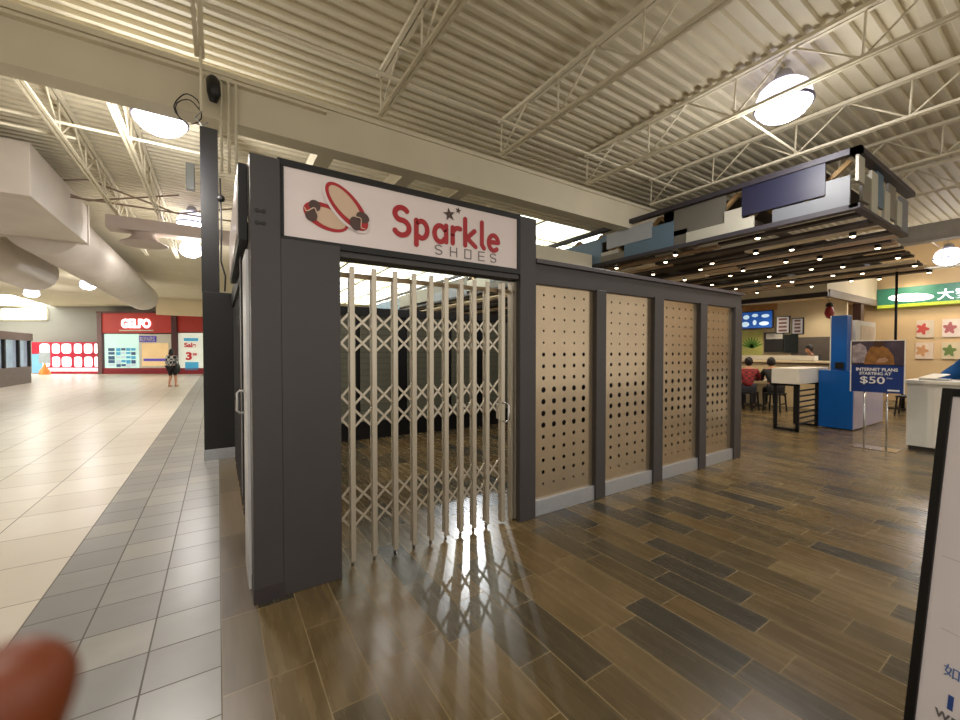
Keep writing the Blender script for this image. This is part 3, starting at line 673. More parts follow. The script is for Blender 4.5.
for y0, y1, z0, z1, lab, c1, c2 in sw:
    p = thing('poster', lab, 'poster', (17.45, (y0+y1)/2, z0))
    part('sheet', MB().box(17.46,17.49,y0,y1,z0,z1), mat('sheet%d%d%d' % c1, c1, 0.5), p)
    part('picture', MB().prism([((y0+y1)/2+0.05+0.11*(1+0.3*math.sin(5*q+9*y0))*math.cos(q), (z0+z1)/2+0.14*(1+0.3*math.sin(5*q+9*y0))*math.sin(q)) for q in [2*PI*k/30 for k in range(30)]], lambda u,v:(17.455,u,v), (0.005,0,0)), mat('pic%d%d%d' % c2, c2, 0.5), p)
solo('wall_panel_trim', MB().box(17.2,17.5,-1,3.78,3.9,3.95), M_white, 'pale light trough on the wall above the green sign', 'trim')
t = thing('hanging_pole', 'thin black pole hanging from the canopy above the promotion sign', 'pole', (11.7, 2.27, 1.3))
part('pole', MB().tube([(11.7,2.27,1.35),(11.7,2.27,3.2)], 0.022, 8), M_black, t)
part('end_fitting', MB().box(11.66,11.74,2.23,2.31,1.25,1.35), M_black, t)

# ------------------------------------------------------------ PROMO KIOSK, COUNTER AND STAND
M_blue = mat('kiosk_blue', (10,92,180), 0.3, 0, 0.03)
t = thing('blue_kiosk', 'blue and white promotion kiosk with tall blue tower', 'kiosk', (10.8, 2.8, 0))
part('base', MB().box(10.07,10.1,2.51,3.03,0.02,1.14).box(10.1,10.9,2.53,3.03,0.02,1.14), M_blue, t, bevel=0.004)
part('white_side', MB().box(10.1,12.0,2.50,2.53,0.02,1.12), mat('kiosk_lilac', (206,200,226), 0.2, 0, 0.03), t)
part('tower', MB().box(10.12,10.35,2.62,2.86,1.14,2.21), M_blue, t, bevel=0.004)
part('tower_edge', MB().box(10.10,10.36,2.86,2.875,1.14,2.21), M_white, t)
part('white_back', MB().box(10.36,11.6,2.55,2.61,1.14,2.12), M_white, t)
part('display_opening', MB().box(10.6,11.45,2.53,2.56,1.62,2.02), mat('display_beige', (214,196,176), 0.3), t)
part('ticket_slot', MB().box(10.06,10.12,2.66,2.78,1.18,1.30), M_black, t)
for z in (1.35, 1.62):
    part('edge_knob', MB().lathe([(0.0,-0.03),(0.06,-0.03),(0.06,0.03),(0,0.03)], (10.4,2.6,z), 12, Matrix.Rotation(PI/2,3,'Y')), M_white, t)
put_text('3', 0.3, plane_M((10.75,2.495,0.70),(1,0,0)), M_white, t, 'lettering', bold=0.01)
put_text('S', 0.26, plane_M((11.25,2.495,0.72),(1,0,0)), M_white, t, 'lettering', bold=0.01)
# high table
t = thing('bar_table', 'white thick-topped bar table on black loop legs beside the blue kiosk', 'table', (9.8, 3.27, 0))
part('tabletop', MB().box(9.12,10.6,3.04,3.49,0.89,1.19), M_white, t, bevel=0.01)
def loop(x, a, b): return MB().box(x,x+0.05,a,a+0.05,0,0.89).box(x,x+0.05,b-0.05,b,0,0.89).box(x,x+0.05,a,b,0,0.04).box(x,x+0.05,a,b,0.85,0.89)
part('leg_loop', loop(9.15,3.05,3.46), M_black, t); part('leg_loop', loop(10.1,3.05,3.46), M_black, t)
for k in range(7): part('rung', MB().box(9.2,10.1,3.06,3.085,0.12+k*0.105,0.145+k*0.105), M_black, t)
# stand sign
t = thing('promotion_sign', 'blue internet promotion sign reading $50 on two chrome legs', 'sign', (8.53, 1.86, 0))
part('board', MB().box(8.53,8.56,1.555,2.155,0.875,1.675), mat('promo_blue', (36,62,130), 0.3, 0, 0.25, 2), t)
part('board_edge', MB().box(8.527,8.565,2.150,2.165,0.87,1.68).box(8.527,8.565,1.548,1.558,0.87,1.68).box(8.527,8.565,1.55,2.165,1.672,1.682), M_white, t)
ph = part('photo_area', MB().box(8.522,8.53,1.56,2.15,1.30,1.67), mat('photo_dark', (70,60,74), 0.4, 0, 0.5, 4), t)
pf = lambda d_: (lambda u_, v_: (d_, u_, v_))
part('pictured_room', MB().prism([(2.14,1.33),(2.14,1.60),(2.05,1.64),(1.98,1.58),(1.93,1.33)], pf(8.519), (0.003,0,0)), mat('photo_pale', (150,140,146), 0.4, 0, 0.4, 14), ph)
part('pictured_figure', MB().prism([(2.0,1.31),(1.98,1.45),(1.93,1.57),(1.87,1.60),(1.80,1.60),(1.73,1.55),(1.67,1.44),(1.66,1.31)], pf(8.518), (0.002,0,0)), mat('photo_tan', (140,98,56), 0.4, 0, 0.3, 12), ph)
part('pictured_head', MB().prism([(1.89,1.59),(1.89,1.668),(1.78,1.668),(1.78,1.60),(1.83,1.57)], pf(8.517), (0.002,0,0)), mat('photo_hair', (70,48,38), 0.4), ph)
part('pictured_hands', MB().prism([(1.86,1.34),(1.83,1.40),(1.76,1.42),(1.72,1.38),(1.76,1.34)], pf(8.516), (0.002,0,0)), mat('photo_skin', (176,140,116), 0.4), ph)
pw = mat('promo_white', (238,238,244), 0.4)
put_text('INTERNET PLANS', 0.08, plane_M((8.518,2.09,1.205),(0,-1,0)), pw, t, fit=(0.47,0.05), bold=0.002)
put_text('STARTING AT', 0.08, plane_M((8.518,2.05,1.145),(0,-1,0)), pw, t, fit=(0.36,0.045), bold=0.002)
put_text('$50', 0.2, plane_M((8.518,2.04,0.995),(0,-1,0)), pw, t, fit=(0.28,0.125), bold=0.002)
put_text('/mo', 0.04, plane_M((8.518,1.74,1.09),(0,-1,0)), pw, t)
part('fine_print', MB().box(8.524,8.53,1.60,1.73,0.905,0.93), pw, t)
for y in (1.99, 1.735): part('leg', MB().tube([(8.545,y,0.0),(8.545,y,0.9)], 0.012, 10), M_chrome, t)
part('base', MB().box(8.4,8.7,1.6,2.1,0.0,0.012), M_chrome, t, bevel=0.004)
# white desk
t = thing('white_desk', 'white reception desk behind the dark-edged poster stand', 'desk', (9.4, 1.0, 0))
part('body', MB().box(8.95,9.6,0.2,1.60,0.06,1.02), mat('desk_white', (226,224,216), 0.4, 0, 0.03), t, bevel=0.004)
part('worktop', MB().box(8.90,9.65,0.15,1.63,1.02,1.07), M_white, t, bevel=0.005)
part('plinth', MB().box(8.99,9.58,0.22,1.58,0.0,0.06), mat('plinth_dark', (60,54,50), 0.5), t)
part('side_panel', MB().box(8.94,8.955,0.2,1.31,0.08,0.98), M_white, t)
t = thing('document_tray', 'pale papers and tray lying on the white desk', 'tray', (9.2, 1.35, 1.07))
part('tray', MB().box(9.1,9.4,1.2,1.5,1.07,1.09), M_kick, t)
part('papers', MB().bar((9.1,1.42,1.1),(9.36,1.3,1.16),0.2,0.012), M_white, t)
# dining tables beyond
def dining(x, y, label, top):
    t = thing('dining_table', label, 'table', (x, y, 0))
    part('tabletop', MB().box(x-0.45,x+0.45,y-0.35,y+0.35,0.72,0.76), top, t, bevel=0.006)
    part('pedestal', MB().tube([(x,y,0.02),(x,y,0.72)], 0.04, 10), M_black, t)
    part('foot', MB().box(x-0.3,x+0.3,y-0.04,y+0.04,0,0.03).box(x-0.04,x+0.04,y-0.3,y+0.3,0,0.03), M_black, t)
M_tw = mat('table_wood', (140,92,56), 0.4, 0, 0.1)
dining(12.6, 5.3, 'small dining table in front of the two seated diners', M_white)
dining(15.0, 2.75, 'wooden dining table behind the promotion sign', M_tw)
dining(14.2, 1.9, 'second wooden dining table in front of the posters', M_tw)
def stool(x, y, label, rz=0):
    t = thing('stool', label, 'stool', (x, y, 0), rz)
    part('seat', MB().box(x-0.19,x+0.19,y-0.19,y+0.19,0.43,0.47), M_black, t, bevel=0.01)
    for sx in (-1,1):
        for sy in (-1,1): part('leg', MB().bar((x+sx*0.16,y+sy*0.16,0.43),(x+sx*0.19,y+sy*0.19,0.0),0.03,0.03), M_black, t)
    part('rail', MB().box(x-0.17,x+0.17,y-0.185,y-0.165,0.18,0.21).box(x-0.17,x+0.17,y+0.165,y+0.185,0.18,0.21), M_black, t)
stool(11.55, 4.95, 'dark stool under the diner in red plaid'); stool(11.85, 4.45, 'dark stool under the diner in black')
stool(13.6, 2.4, 'dark stool beside the wooden tables'); stool(14.5, 1.2, 'dark stool nearest the person in blue')

# ------------------------------------------------------------ PEOPLE
def head_into(mb, c, r, yaw):
    Rz = Matrix.Rotation(yaw, 3, 'Z')
    P = lambda x, y, z: Vector(c) + Rz @ Vector((x*r, y*r, z*r))
    mb.sphere(c, r, 18, 12, (0.80, 0.95, 1.18), Rz)
    mb.sphere(P(0,0.42,-0.62), r*0.55, 12, 8, (0.95,0.85,0.8), Rz)              # jaw
    mb.tube([P(0,0.88,0.15), P(0,1.12,-0.22), P(0,0.92,-0.30)], [r*0.06,r*0.15,r*0.1], 8)   # nose
    for s in (-1,1): mb.sphere(P(s*0.80,-0.02,-0.05), r*0.22, 8, 6, (0.4,0.7,1.1), Rz)       # ears
def person(label, J, hair_len, shirt, pants, shoes, yaw, skin=M_skin, sleeves='long', shorts=False, loc=(0,0,0), extras=None):
    """J: joints in local coordinates, facing +Y before the yaw rotation"""
    t = thing('person', label, 'person', loc, yaw)
    n = ['pelvis','waist','chest','neck','headbase']; nodes = []; idx = {}
    rad = dict(pelvis=0.13,waist=0.115,chest=0.135,neck=0.052,headbase=0.05, sh=0.06,el=0.042,wr=0.028,hd=0.036,hip=0.085,kn=0.06,an=0.038,toe=0.035)
    def add(k, p, r): idx[k] = len(nodes); nodes.append((p, r))
    for k in n: add(k, J[k], rad[k])
    E = [(idx['pelvis'],idx['waist']),(idx['waist'],idx['chest']),(idx['chest'],idx['neck']),(idx['neck'],idx['headbase'])]
    for s in 'LR':
        for k in ('sh','el','wr','hd'): add(k+s, J[k+s], rad[k])
        E += [(idx['chest'],idx['sh'+s]),(idx['sh'+s],idx['el'+s]),(idx['el'+s],idx['wr'+s]),(idx['wr'+s],idx['hd'+s])]
        for k in ('hip','kn','an','toe'): add(k+s, J[k+s], rad[k])
        E += [(idx['pelvis'],idx['hip'+s]),(idx['hip'+s],idx['kn'+s]),(idx['kn'+s],idx['an'+s]),(idx['an'+s],idx['toe'+s])]
        # fingers
        h = Vector(J['hd'+s]); w = Vector(J['wr'+s]); d = (h-w).normalized(); side = d.cross(Vector((0.3,0.2,1))).normalized()
        for q in range(4):
            b = h + side*(q-1.5)*0.018; add('f%d%s'%(q,s), tuple(b + d*0.045), 0.009); add('g%d%s'%(q,s), tuple(b + d*(0.075-0.008*abs(q-1.5)) + Vector((0,0,-0.012))), 0.008)
            E += [(idx['hd'+s], idx['f%d%s'%(q,s)]), (idx['f%d%s'%(q,s)], idx['g%d%s'%(q,s)])]
        th = w*0.4 + h*0.6 - side*0.045; add('th'+s, tuple(th), 0.010); add('tj'+s, tuple(th + d*0.035), 0.009)
        E += [(idx['hd'+s], idx['th'+s]), (idx['th'+s], idx['tj'+s])]
    me = skin_mesh(nodes, E, 1); mb = MB().mesh(me)
    hc = Vector(J['head']); r = 0.098; hy = J.get('head_yaw', 0.0)
    head_into(mb, hc, r, hy)
    part('body', mb, skin, t, local=True, smooth=True)
    # hair
    Rz = Matrix.Rotation(hy, 3, 'Z'); hm = MB()
    hm.sphere(hc + Rz @ Vector((0,-0.014,0.022)), r*1.12, 18, 12, (0.86,0.96,1.12), Rz)
    if hair_len > 0:
        hm.sphere(hc + Rz @ Vector((0,-0.05,-hair_len*0.45)), r*1.0, 14, 10, (1.0,0.7,0.8+hair_len*4), Rz)
    part('hair', hm, M_hair, t, local=True, smooth=True)
    # shirt
    sn = [(J['pelvis'],0.15),(J['waist'],0.14),(J['chest'],0.16),(tuple(Vector(J['chest'])*0.35+Vector(J['neck'])*0.65),0.085)]; se = [(0,1),(1,2),(2,3)]
    for s in 'LR':
        i = len(sn); a = Vector(J['sh'+s]); b = Vector(J['el'+s]); c = Vector(J['wr'+s])
        sn += [(tuple(a),0.078),(tuple(b if sleeves=='long' else a*0.35+b*0.65),0.06)]; se += [(2,i),(i,i+1)]
        if sleeves == 'long': sn.append((tuple(c*0.9+b*0.1),0.042)); se.append((i+1,i+2))
    sh = part('shirt', MB().mesh(skin_mesh(sn, se, 2)), shirt, t, local=True, smooth=True)
    pn = [(J['pelvis'],0.145)]; pe = []
    for s in 'LR':
        i = len(pn); pn += [(J['hip'+s],0.10),(J['kn'+s],0.072)]; pe += [(0,i),(i,i+1)]
        if not shorts: pn.append((J['an'+s],0.055)); pe.append((i+1,i+2))
    part('trousers', MB().mesh(skin_mesh(pn, pe, 2)), pants, t, local=True, smooth=True)
    for s in 'LR':
        a = Vector(J['an'+s]); b = Vector(J['toe'+s]); m_ = MB()
        d = (b-a); d.z = 0; d.normalize(); base = a.copy(); base.z = b.z
        m_.tube([base - d*0.05 , base + d*0.0, base + d*0.09, base + d*0.16, base + d*0.185], [0.03,0.042,0.042,0.036,0.015], 12)
        part('shoe', m_, shoes, t, local=True, smooth=True)
    return t
def checker(name, c1, c2, sc):
    m = bpy.data.materials.new(name); m.use_nodes = True; nt = m.node_tree; b = nt.nodes['Principled BSDF']; b.inputs['Roughness'].default_value = 0.8
    ch = nt.nodes.new('ShaderNodeTexChecker'); ch.inputs['Color1'].default_value = col(c1); ch.inputs['Color2'].default_value = col(c2); ch.inputs['Scale'].default_value = sc
    tc = nt.nodes.new('ShaderNodeTexCoord'); nt.links.new(tc.outputs['Object'], ch.inputs['Vector']); nt.links.new(ch.outputs['Color'], b.inputs['Base Color']); return m
M_pl = checker('red_plaid', (150,40,44), (96,26,36), 14); M_ck = checker('check_cloth', (40,40,44), (210,208,206), 9)
M_bk = mat('black_cloth', (30,29,32), 0.8, 0, 0.1); M_jean = mat('dark_jeans', (48,50,62), 0.8, 0, 0.1); M_bc = mat('blue_cloth', (22,96,176), 0.8, 0, 0.08)
M_shoe = mat('shoe_dark', (40,36,36), 0.5); M_shoet = mat('shoe_tan', (176,140,116), 0.5)
# walking woman seen from behind
Jw = dict(pelvis=(0,0,0.86),waist=(0,0.0,1.02),chest=(0,0.0,1.22),neck=(0,0.0,1.37),headbase=(0,0.01,1.42),head=(0,0.02,1.50),
  shL=(-0.16,0,1.30),elL=(-0.21,0.02,1.05),wrL=(-0.20,0.12,0.86),hdL=(-0.19,0.15,0.80), shR=(0.16,0,1.30),elR=(0.22,0.0,1.06),wrR=(0.22,0.10,0.88),hdR=(0.21,0.13,0.82),
  hipL=(-0.085,0,0.82),knL=(-0.08,0.06,0.47),anL=(-0.07,-0.06,0.09),toeL=(-0.07,0.06,0.045), hipR=(0.085,0,0.82),knR=(0.08,0.12,0.48),anR=(0.06,0.16,0.08),toeR=(0.06,0.28,0.045))
wy = YAW + 0.1
tw = person('woman walking away in a checked black and white top, dark shorts and long dark hair', Jw, 0.12, M_ck, M_bk, M_shoet, wy, loc=(-1.67, 21.67, 0), shorts=True)
bm_ = MB(); Mw = WM[tw.name]
t = thing('shoulder_bag', 'black bag hanging at the side of the walking woman', 'bag', tuple(Mw @ Vector((0.27,-0.05,0.62))), wy)
part('pouch', MB().lathe([(0,0),(0.13,0.0),(0.17,0.12),(0.14,0.30),(0.09,0.36),(0,0.36)], (0,0,0), 20, Matrix.Diagonal((0.45,0.9,1))), M_black, t, local=True, bevel=0)
part('strap', MB().tube([(0,-0.1,0.34),(-0.04,-0.08,0.55),(-0.10,0.02,0.73),(-0.06,0.1,0.55),(0,0.1,0.34)], 0.012, 6), M_black, t, local=True)
# seated figures
def seated(lean=0.1, hy=0.0, reach=0.35):
    z = 0.56
    return dict(pelvis=(0,0,z),waist=(0,0.02+lean*0.3,z+0.18),chest=(0,0.03+lean,z+0.38),neck=(0,0.04+lean*1.25,z+0.53),headbase=(0,0.06+lean*1.3,z+0.58),head=(0,0.08+lean*1.4,z+0.67),head_yaw=hy,
      shL=(-0.18,0.03+lean,z+0.45),elL=(-0.23,0.16+lean,z+0.22),wrL=(-0.12,reach+lean,z+0.23),hdL=(-0.09,reach+0.06+lean,z+0.235),
      shR=(0.18,0.03+lean,z+0.45),elR=(0.23,0.16+lean,z+0.22),wrR=(0.12,reach+lean,z+0.23),hdR=(0.09,reach+0.06+lean,z+0.235),
      hipL=(-0.1,0.04,z-0.01),knL=(-0.11,0.42,z-0.03),anL=(-0.11,0.40,0.10),toeL=(-0.11,0.52,0.045), hipR=(0.1,0.04,z-0.01),knR=(0.11,0.42,z-0.03),anR=(0.11,0.38,0.10),toeR=(0.11,0.50,0.045))
person('seated diner in a red plaid shirt with dark hair, seen from behind', seated(0.12, 0.2), 0.0, M_pl, M_jean, M_shoe, math.radians(-70), loc=(11.55,4.95,0))
person('seated diner in black leaning over the table, right of the plaid shirt', seated(0.2, -0.2), 0.02, M_bk, M_bk, M_shoe, math.radians(-55), loc=(11.85,4.45,0))
def standing(lean=0.08, arms=0.3):
    return dict(pelvis=(0,0,0.92),waist=(0,0.02,1.08),chest=(0,0.02+lean,1.29),neck=(0,0.03+lean*1.3,1.45),headbase=(0,0.05+lean*1.4,1.50),head=(0,0.07+lean*1.6,1.585),
      shL=(-0.18,0.02+lean,1.37),elL=(-0.23,0.10+lean,1.12),wrL=(-0.14,arms+lean,1.10),hdL=(-0.12,arms+0.07+lean,1.10), shR=(0.18,0.02+lean,1.37),elR=(0.23,0.10+lean,1.12),wrR=(0.14,arms+lean,1.10),hdR=(0.12,arms+0.07+lean,1.10),
      hipL=(-0.09,0,0.88),knL=(-0.09,0.02,0.49),anL=(-0.09,-0.02,0.09),toeL=(-0.09,0.1,0.045), hipR=(0.09,0,0.88),knR=(0.09,0.02,0.49),anR=(0.09,-0.02,0.09),toeR=(0.09,0.1,0.045))
person('stall worker in dark clothes behind the counter', standing(0.1), 0.0, M_bk, M_bk, M_shoe, math.radians(80), loc=(14.35,4.45,0))
person('person in a bright blue shirt bending behind the white desk', standing(0.30), 0.0, M_bc, M_jean, M_shoe, math.radians(165), loc=(10.15,1.36,0))

# ------------------------------------------------------------ RIGHT POSTER STAND
th = math.radians(20); nrm = Vector((-math.cos(th), math.sin(th), 0)); bdir = Vector((-math.sin(th), -math.cos(th), 0))
lean = 0.133; up = (Vector((0,0,1)) - nrm*lean).normalized(); top = Vector((2.3439, 0.3194, 1.3615)); H = 1.3615/up.z
t = thing('poster_stand', 'white poster stand in a black frame at the right edge', 'poster stand', (2.5, 0.2, 0), 0)
o0 = top - up*H
face = bdir.cross(up).normalized()
if face.dot(nrm) < 0: face = -face
def P(u, v, w=0.0): return o0 + bdir*u + up*v + face*w
WB = 0.62
def slabp(mb, u0, u1, v0, v1, w0, w1):
    v = [mb.bm.verts.new(P(u, q, w_)) for w_ in (w0, w1) for u, q in ((u0,v0),(u1,v0),(u1,v1),(u0,v1))]
    for f in ((3,2,1,0),(4,5,6,7),(0,1,5,4),(1,2,6,5),(2,3,7,6),(3,0,4,7)): mb.bm.faces.new([v[i] for i in f])
    return mb
fr = MB(); fwid = 0.03
slabp(fr, 0, fwid, 0.02, H, -0.02, 0.012); slabp(fr, WB-fwid, WB, 0.02, H, -0.02, 0.012); slabp(fr, fwid, WB-fwid, H-fwid, H, -0.02, 0.012); slabp(fr, fwid, WB-fwid, 0.02, 0.02+fwid, -0.02, 0.012)
part('frame', fr, M_black, t, bevel=0.003)
part('poster', slabp(MB(), fwid, WB-fwid, 0.04, H-fwid, -0.01, 0.004), mat('poster_white', (238,230,232), 0.45, 0, 0.02), t)
hb = face*-1.0; hb.z = 0; hb.normalize(); rear = Vector((top.x, top.y, 0)) + hb*0.42
lg = MB()
for q in (0.04, WB-0.04): lg.bar(tuple(top - up*0.12 - face*0.035 + bdir*q), tuple(rear + Vector((0,0,0.012)) + bdir*q), 0.03, 0.02)
part('back_leg', lg, M_black, t)
PM = lambda u, v: Matrix(((bdir.x,up.x,face.x,P(u,v,0.005).x),(bdir.y,up.y,face.y,P(u,v,0.005).y),(bdir.z,up.z,face.z,P(u,v,0.005).z),(0,0,0,1)))
put_text('如果', 0.046, PM(0.088, 0.345), mat('poster_blue', (92,120,176), 0.5), t, 'characters', ext=0.001)
put_text('I', 0.062, PM(0.108, 0.237), mat('poster_blue_dark', (50,80,150), 0.5), t, 'lettering', bold=0.004, ext=0.001)
put_text('WES', 0.036, PM(0.08, 0.188), mat('poster_greytext', (110,106,110), 0.5), t, 'lettering', bold=0.001, ext=0.001, spacing=1.2)
part('hairline', slabp(slabp(MB(), 0.07, WB-0.06, 0.494, 0.4955, 0.004, 0.0052), 0.05, WB-0.06, 0.75, 0.7515, 0.004, 0.0052), mat('hairline_grey', (200,186,188), 0.5), t)

# ------------------------------------------------------------ DUCTS, LEFT
t = thing('air_duct', 'big round air duct with boxy plenum hanging over the corridor', 'duct', (-3, 12, 3.6))
part('plenum', MB().box(-5.2,-2.12,8.0,10.9,3.63,4.36), M_galv, t, bevel=0.01)
part('flange', MB().box(-5.22,-2.10,10.85,10.93,3.61,4.38), M_galv, t)
part('round_duct', MB().tube([(-2.75,10.9,3.9),(-2.75,23.0,3.9),(-2.75,23.25,3.9),(-2.75,23.35,3.9)], [0.55,0.55,0.5,0.35], 28), M_galv, t)
part('round_duct', MB().tube([(-4.5,10.9,3.85),(-4.5,17.0,3.85)], [0.55,0.55], 28), M_galv, t)
t = thing('supply_duct', 'pale mauve cross duct with a flared ceiling diffuser', 'duct', (-1, 10.4, 3.8))
part('duct', MB().box(-1.75,1.2,10.2,10.6,3.86,4.1), mat('duct_mauve', (190,174,164), 0.55, 0, 0.03), t, bevel=0.01)
part('diffuser', MB().lathe([(0.18,0.13),(0.19,-0.02),(0.25,-0.10),(0.38,-0.17),(0.39,-0.19),(0.30,-0.18),(0.0,-0.14)], (-1.2,10.4,3.82), 28), MATS['duct_mauve'], t)

# ------------------------------------------------------------ FAR FACADES (27.5 m away)
FO = FW * 27.5
M_sred = mat('fascia_red', (206,62,58), 0.45, 0, 0.03)
M_sred2 = mat('fascia_red_dark', (150,36,50), 0.45, 0, 0.03)
u = lambda px: (px-480)/402*27.5
zz = lambda py: 1.5 + (352-py)/402*27.5
def fbox(mb, p0, p1, q0, q1, d0=0.0, d1=0.3): return mb.box(u(p0), u(p1), d0, d1, max(0,zz(q1)), zz(q0))
t = thing('red_store', 'red-fascia electronics store reading GELFO with poster-filled window', 'store front', tuple(FO), YAW)
def lp(name, mb, m, label=None, **k): return part(name, mb, m, t, label, local=True, **k)
lp('fascia', fbox(MB(), 102, 173, 313, 333), M_sred)
lp('base', fbox(MB(), 102, 206, 368, 374), M_sred2)
lp('top_edge', fbox(MB(), 98, 206, 311.5, 313.2, -0.1), mat('store_edge', (96,62,62), 0.5))
lp('end_pier', fbox(MB(), 98, 102.5, 313, 374, -0.05), mat('pier_grey', (120,84,88), 0.5))
lp('pier', fbox(MB(), 172.5, 178, 313, 374, -0.1), mat('pier_maroon', (88,48,52), 0.5))
lp('fascia', fbox(MB(), 178, 206, 313, 332), mat('fascia_red_b', (184,52,46), 0.45))
M_win = mat('lit_window', (180,214,206), 0.2, 0, 0.1, 1.5, emit=0.5, ergb=(206,236,226))
M_win2 = mat('lit_window_tan', (214,184,140), 0.2, 0, 0.1, 1.5, emit=0.5, ergb=(214,180,130))
lp('window', fbox(MB(), 104, 138, 334, 369, 0.05), M_win)
lp('window', fbox(MB(), 138.5, 172, 334, 369, 0.05), M_white)
lp('tan_panel', fbox(MB(), 142, 168, 343, 366, 0.0, 0.06), M_win2)
lp('window', fbox(MB(), 178, 206, 333, 369, 0.05), mat('lit_window_white', (236,240,226), 0.2, 0, 0.05, emit=0.3))
M_purple = mat('repairs_purple', (96,76,190), 0.5, emit=0.2)
lp('banner', fbox(MB(), 139.5, 156, 336, 342, 0.0, 0.04), M_purple)
lp('banner', fbox(MB(), 143.5, 168, 358.5, 361, -0.01, 0.04), M_purple)
def ltext(txt, px, py, w, h, m, d=-0.02, bold=0.0):
    M = Matrix.Translation((u(px), d, zz(py))) @ Matrix.Rotation(PI/2, 4, 'X')
    put_text(txt, 1.0, WM[t.name] @ M, m, t, 'lettering', fit=(w/402*27.5, h/402*27.5), bold=bold, ext=0.01)
ltext('GELFO', 122.5, 328, 29, 9, mat('letter_glow', (255,250,248), 0.3, 0, 0, emit=2.2), -0.05, 0.04)
lp('underline', fbox(MB(), 120, 154, 330, 331, -0.03, 0.02), M_white)
ltext('REPAIRS', 140.5, 341.2, 14.5, 4.3, M_white)
M_tp = mat('poster_sky', (70,160,200), 0.5, emit=0.3)
rr = random.Random(5)
for px in (108,116,121,126,131):
    for q in range(5):
        h = rr.uniform(2,3.6); lp('window_poster', fbox(MB(), px, px+(6 if px==108 else 4), 348+q*4, 348+q*4+h, 0.02, 0.05), [M_tp, mat('poster_pale',(190,206,214),0.5,emit=0.3), mat('poster_blue2',(70,100,150),0.5)][rr.randrange(3)])
ltext('Sale', 184.5, 347.2, 12, 4.6, mat('sale_red', (206,46,56), 0.5, emit=0.1), -0.02, 0.03)
ltext('3', 186, 360, 6, 8, MATS['sale_red'], -0.02, 0.04)
ltext('99', 193, 356, 4, 3, MATS['sale_red'], -0.02, 0.02)
lp('sale_poster', fbox(MB(), 184, 198, 338, 341, 0.0, 0.04), M_tp); lp('sale_poster', fbox(MB(), 185, 198, 362, 370, 0.0, 0.04), M_tp)
t = thing('red_entrance', 'bright mall entrance with red-framed glass panes left of the red store', 'entrance', tuple(FO), YAW)
M_rosy = mat('entrance_red', (186,26,56), 0.4, 0, 0.05, emit=0.08)
M_glow = mat('daylight_glass', (255,255,255), 0.2, 0, 0, emit=1.7, ergb=(255,248,255))
lp('frame', fbox(MB(), 31, 98, 342, 373.5, 0.05, 0.3), M_rosy)
for q0, q1 in ((343.5,353.5),(356.5,367)):
    for a, b in ((39,49.5),(51.5,59.5),(61,71),(73.5,81.5),(83.5,92),(94,98)):
        mb_ = MB(); cx = (u(a)+u(b))/2; cz = (zz(q0)+zz(q1))/2; wd = (u(b)-u(a))/2*0.9; hg = (zz(q0)-zz(q1))/2*0.95
        poly = [(cx + wd*math.copysign(abs(math.cos(th_))**0.45, math.cos(th_)), cz + hg*math.copysign(abs(math.sin(th_))**0.45, math.sin(th_))) for th_ in [2*PI*k/28 for k in range(28)]]
        lp('glass_pane', mb_.prism(poly, lambda a_, b_: (a_, 0.02, b_), (0, 0.04, 0)), M_glow)
lp('blue_poster', fbox(MB(), 32, 42, 354, 373, -0.02, 0.05), mat('poster_ice', (120,176,220), 0.5, emit=0.15))
lp('sill', fbox(MB(), 42, 98, 368, 371, -0.02, 0.05), M_glow)
solo_t = t
t = thing('notice_stand', 'grey notice board on an orange base in front of the red entrance', 'notice', tuple(FO + RT*u(54) - FW*0.6), YAW)
part('board', MB().box(-0.35,0.35,-0.03,0.03,0.75,1.5), mat('notice_grey', (170,176,186), 0.5), t, local=True)
part('base', MB().lathe([(0.3,0.0),(0.26,0.25),(0.1,0.5),(0.05,0.75),(0,0.75)], (0,0,0), 14), mat('notice_orange', (236,140,60), 0.5), t, local=True)
# corridor kiosk at far left
t = thing('glazed_kiosk', 'grey-brown kiosk with glazed window band at the far left of the corridor', 'kiosk', (-8.8, 25, 0))
M_kg = mat('kiosk_grey', (120,110,106), 0.5)
part('lower_wall', MB().box(-9.8,-7.7,21,28.6,0,0.8), M_kg, t)
part('roof_band', MB().box(-9.85,-7.65,20.9,28.7,2.05,2.4), mat('kiosk_band', (126,110,104), 0.5), t)
part('glass', MB().box(-9.7,-7.78,21,28.5,0.8,2.05), mat('kiosk_glass', (150,160,176), 0.1, 0, 0.2, 2, emit=0.35), t)
for y in (21.5, 23.6, 25.7, 27.2, 28.5): part('window_post', MB().box(-7.8,-7.68,y-0.07,y+0.07,0.8,2.05), M_black, t)
# mall-side bulkhead behind the black post
struct('trim_1', MB().box(-3.0, 6.0, 30, 30.4, 3.7, 4.7), M_cream)

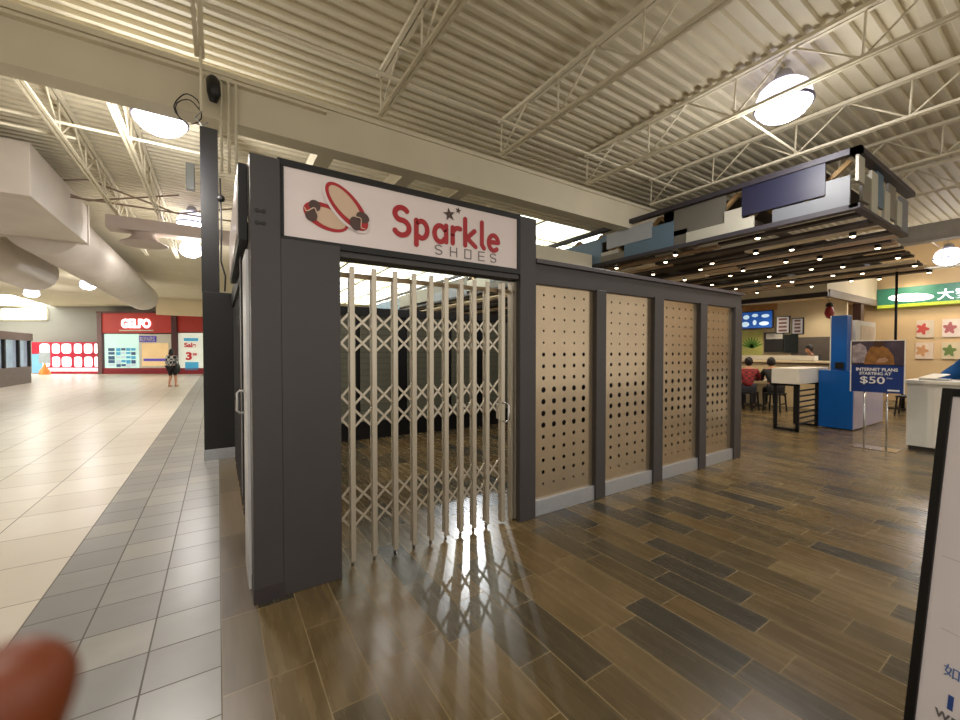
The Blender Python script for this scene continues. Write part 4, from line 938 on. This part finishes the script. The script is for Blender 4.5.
# ------------------------------------------------------------ FINGER of the photographer
def camP(x, y, d):
    fw = Vector((0.546*0.9998, 0.8375, -0.0197)).normalized(); rt = RT.normalized(); upv = rt.cross(fw).normalized()
    return Vector((0,0,1.5)) + fw*d + rt*(x*d) + upv*(y*d)
fp = []
tip = camP(-0.0, 0, 0.0)
dd = 0.056
a = camP((17-480)/402, (360-681)/402, dd); b = camP((-75-480)/402, (360-862)/402, dd*0.98); c = camP((-230-480)/402, (360-1080)/402, dd*0.95); d = camP((-420-480)/402, (360-1400)/402, dd*0.93)
ax = (a - b).normalized()
pts = [a + ax*0.0046, a + ax*0.0042, a + ax*0.0032, a + ax*0.001, a - ax*0.003, b, b*0.5+c*0.5, c, d]
rs = [0.0006, 0.0028, 0.0048, 0.0066, 0.0078, 0.0088, 0.0086, 0.0093, 0.0096]
M_fing = mat('finger_skin', (112,50,16), 0.5, 0, 0.1, 60)
t = thing('fingertip', 'blurred orange-brown fingertip poking in at the bottom left corner', 'finger', tuple(d))
fo = part('finger', MB().tube(pts, rs, 20), M_fing, t, smooth=True); ssm = fo.modifiers.new('sub', 'SUBSURF'); ssm.levels = 1; ssm.render_levels = 2

GR = {'bridging_pipe':'bridging pipes across the joists', 'purlin':'cream purlins behind the beam', 'poster':'small posters on the right wall', 'stool':'dark stools in the food court', 'dining_table':'food court dining tables', 'menu_board':'menu boards on the stall wall', 'chalkboard':'boards on the stall wall', 'roof_beam':'roof girders'}
for o_ in bpy.data.objects:
    k_ = o_.name.split('.')[0]
    if k_ in GR and o_.parent is None and 'label' in o_: o_['group'] = GR[k_]
# ------------------------------------------------------------ world, camera, view
w = bpy.data.worlds.new('world'); bpy.context.scene.world = w; w.use_nodes = True
bg = w.node_tree.nodes['Background']; bg.inputs[0].default_value = (1.0, 0.93, 0.83, 1); bg.inputs[1].default_value = 0.75
cam = bpy.data.cameras.new('camera'); co = bpy.data.objects.new('camera', cam); C.objects.link(co)
cam.sensor_width = 36; cam.lens = 402/960*36; cam.clip_start = 0.005; cam.clip_end = 200
co.location = (0,0,1.5); co.rotation_euler = (math.radians(90-1.13), 0, YAW)
cam.dof.use_dof = True; cam.dof.focus_distance = 4.0; cam.dof.aperture_fstop = 5.6
sc = bpy.context.scene; sc.camera = co
sc.view_settings.view_transform = 'Standard'; sc.view_settings.look = 'None'; sc.view_settings.gamma = 1; sc.view_settings.use_curve_mapping = False
sc.view_settings.exposure = 0.45
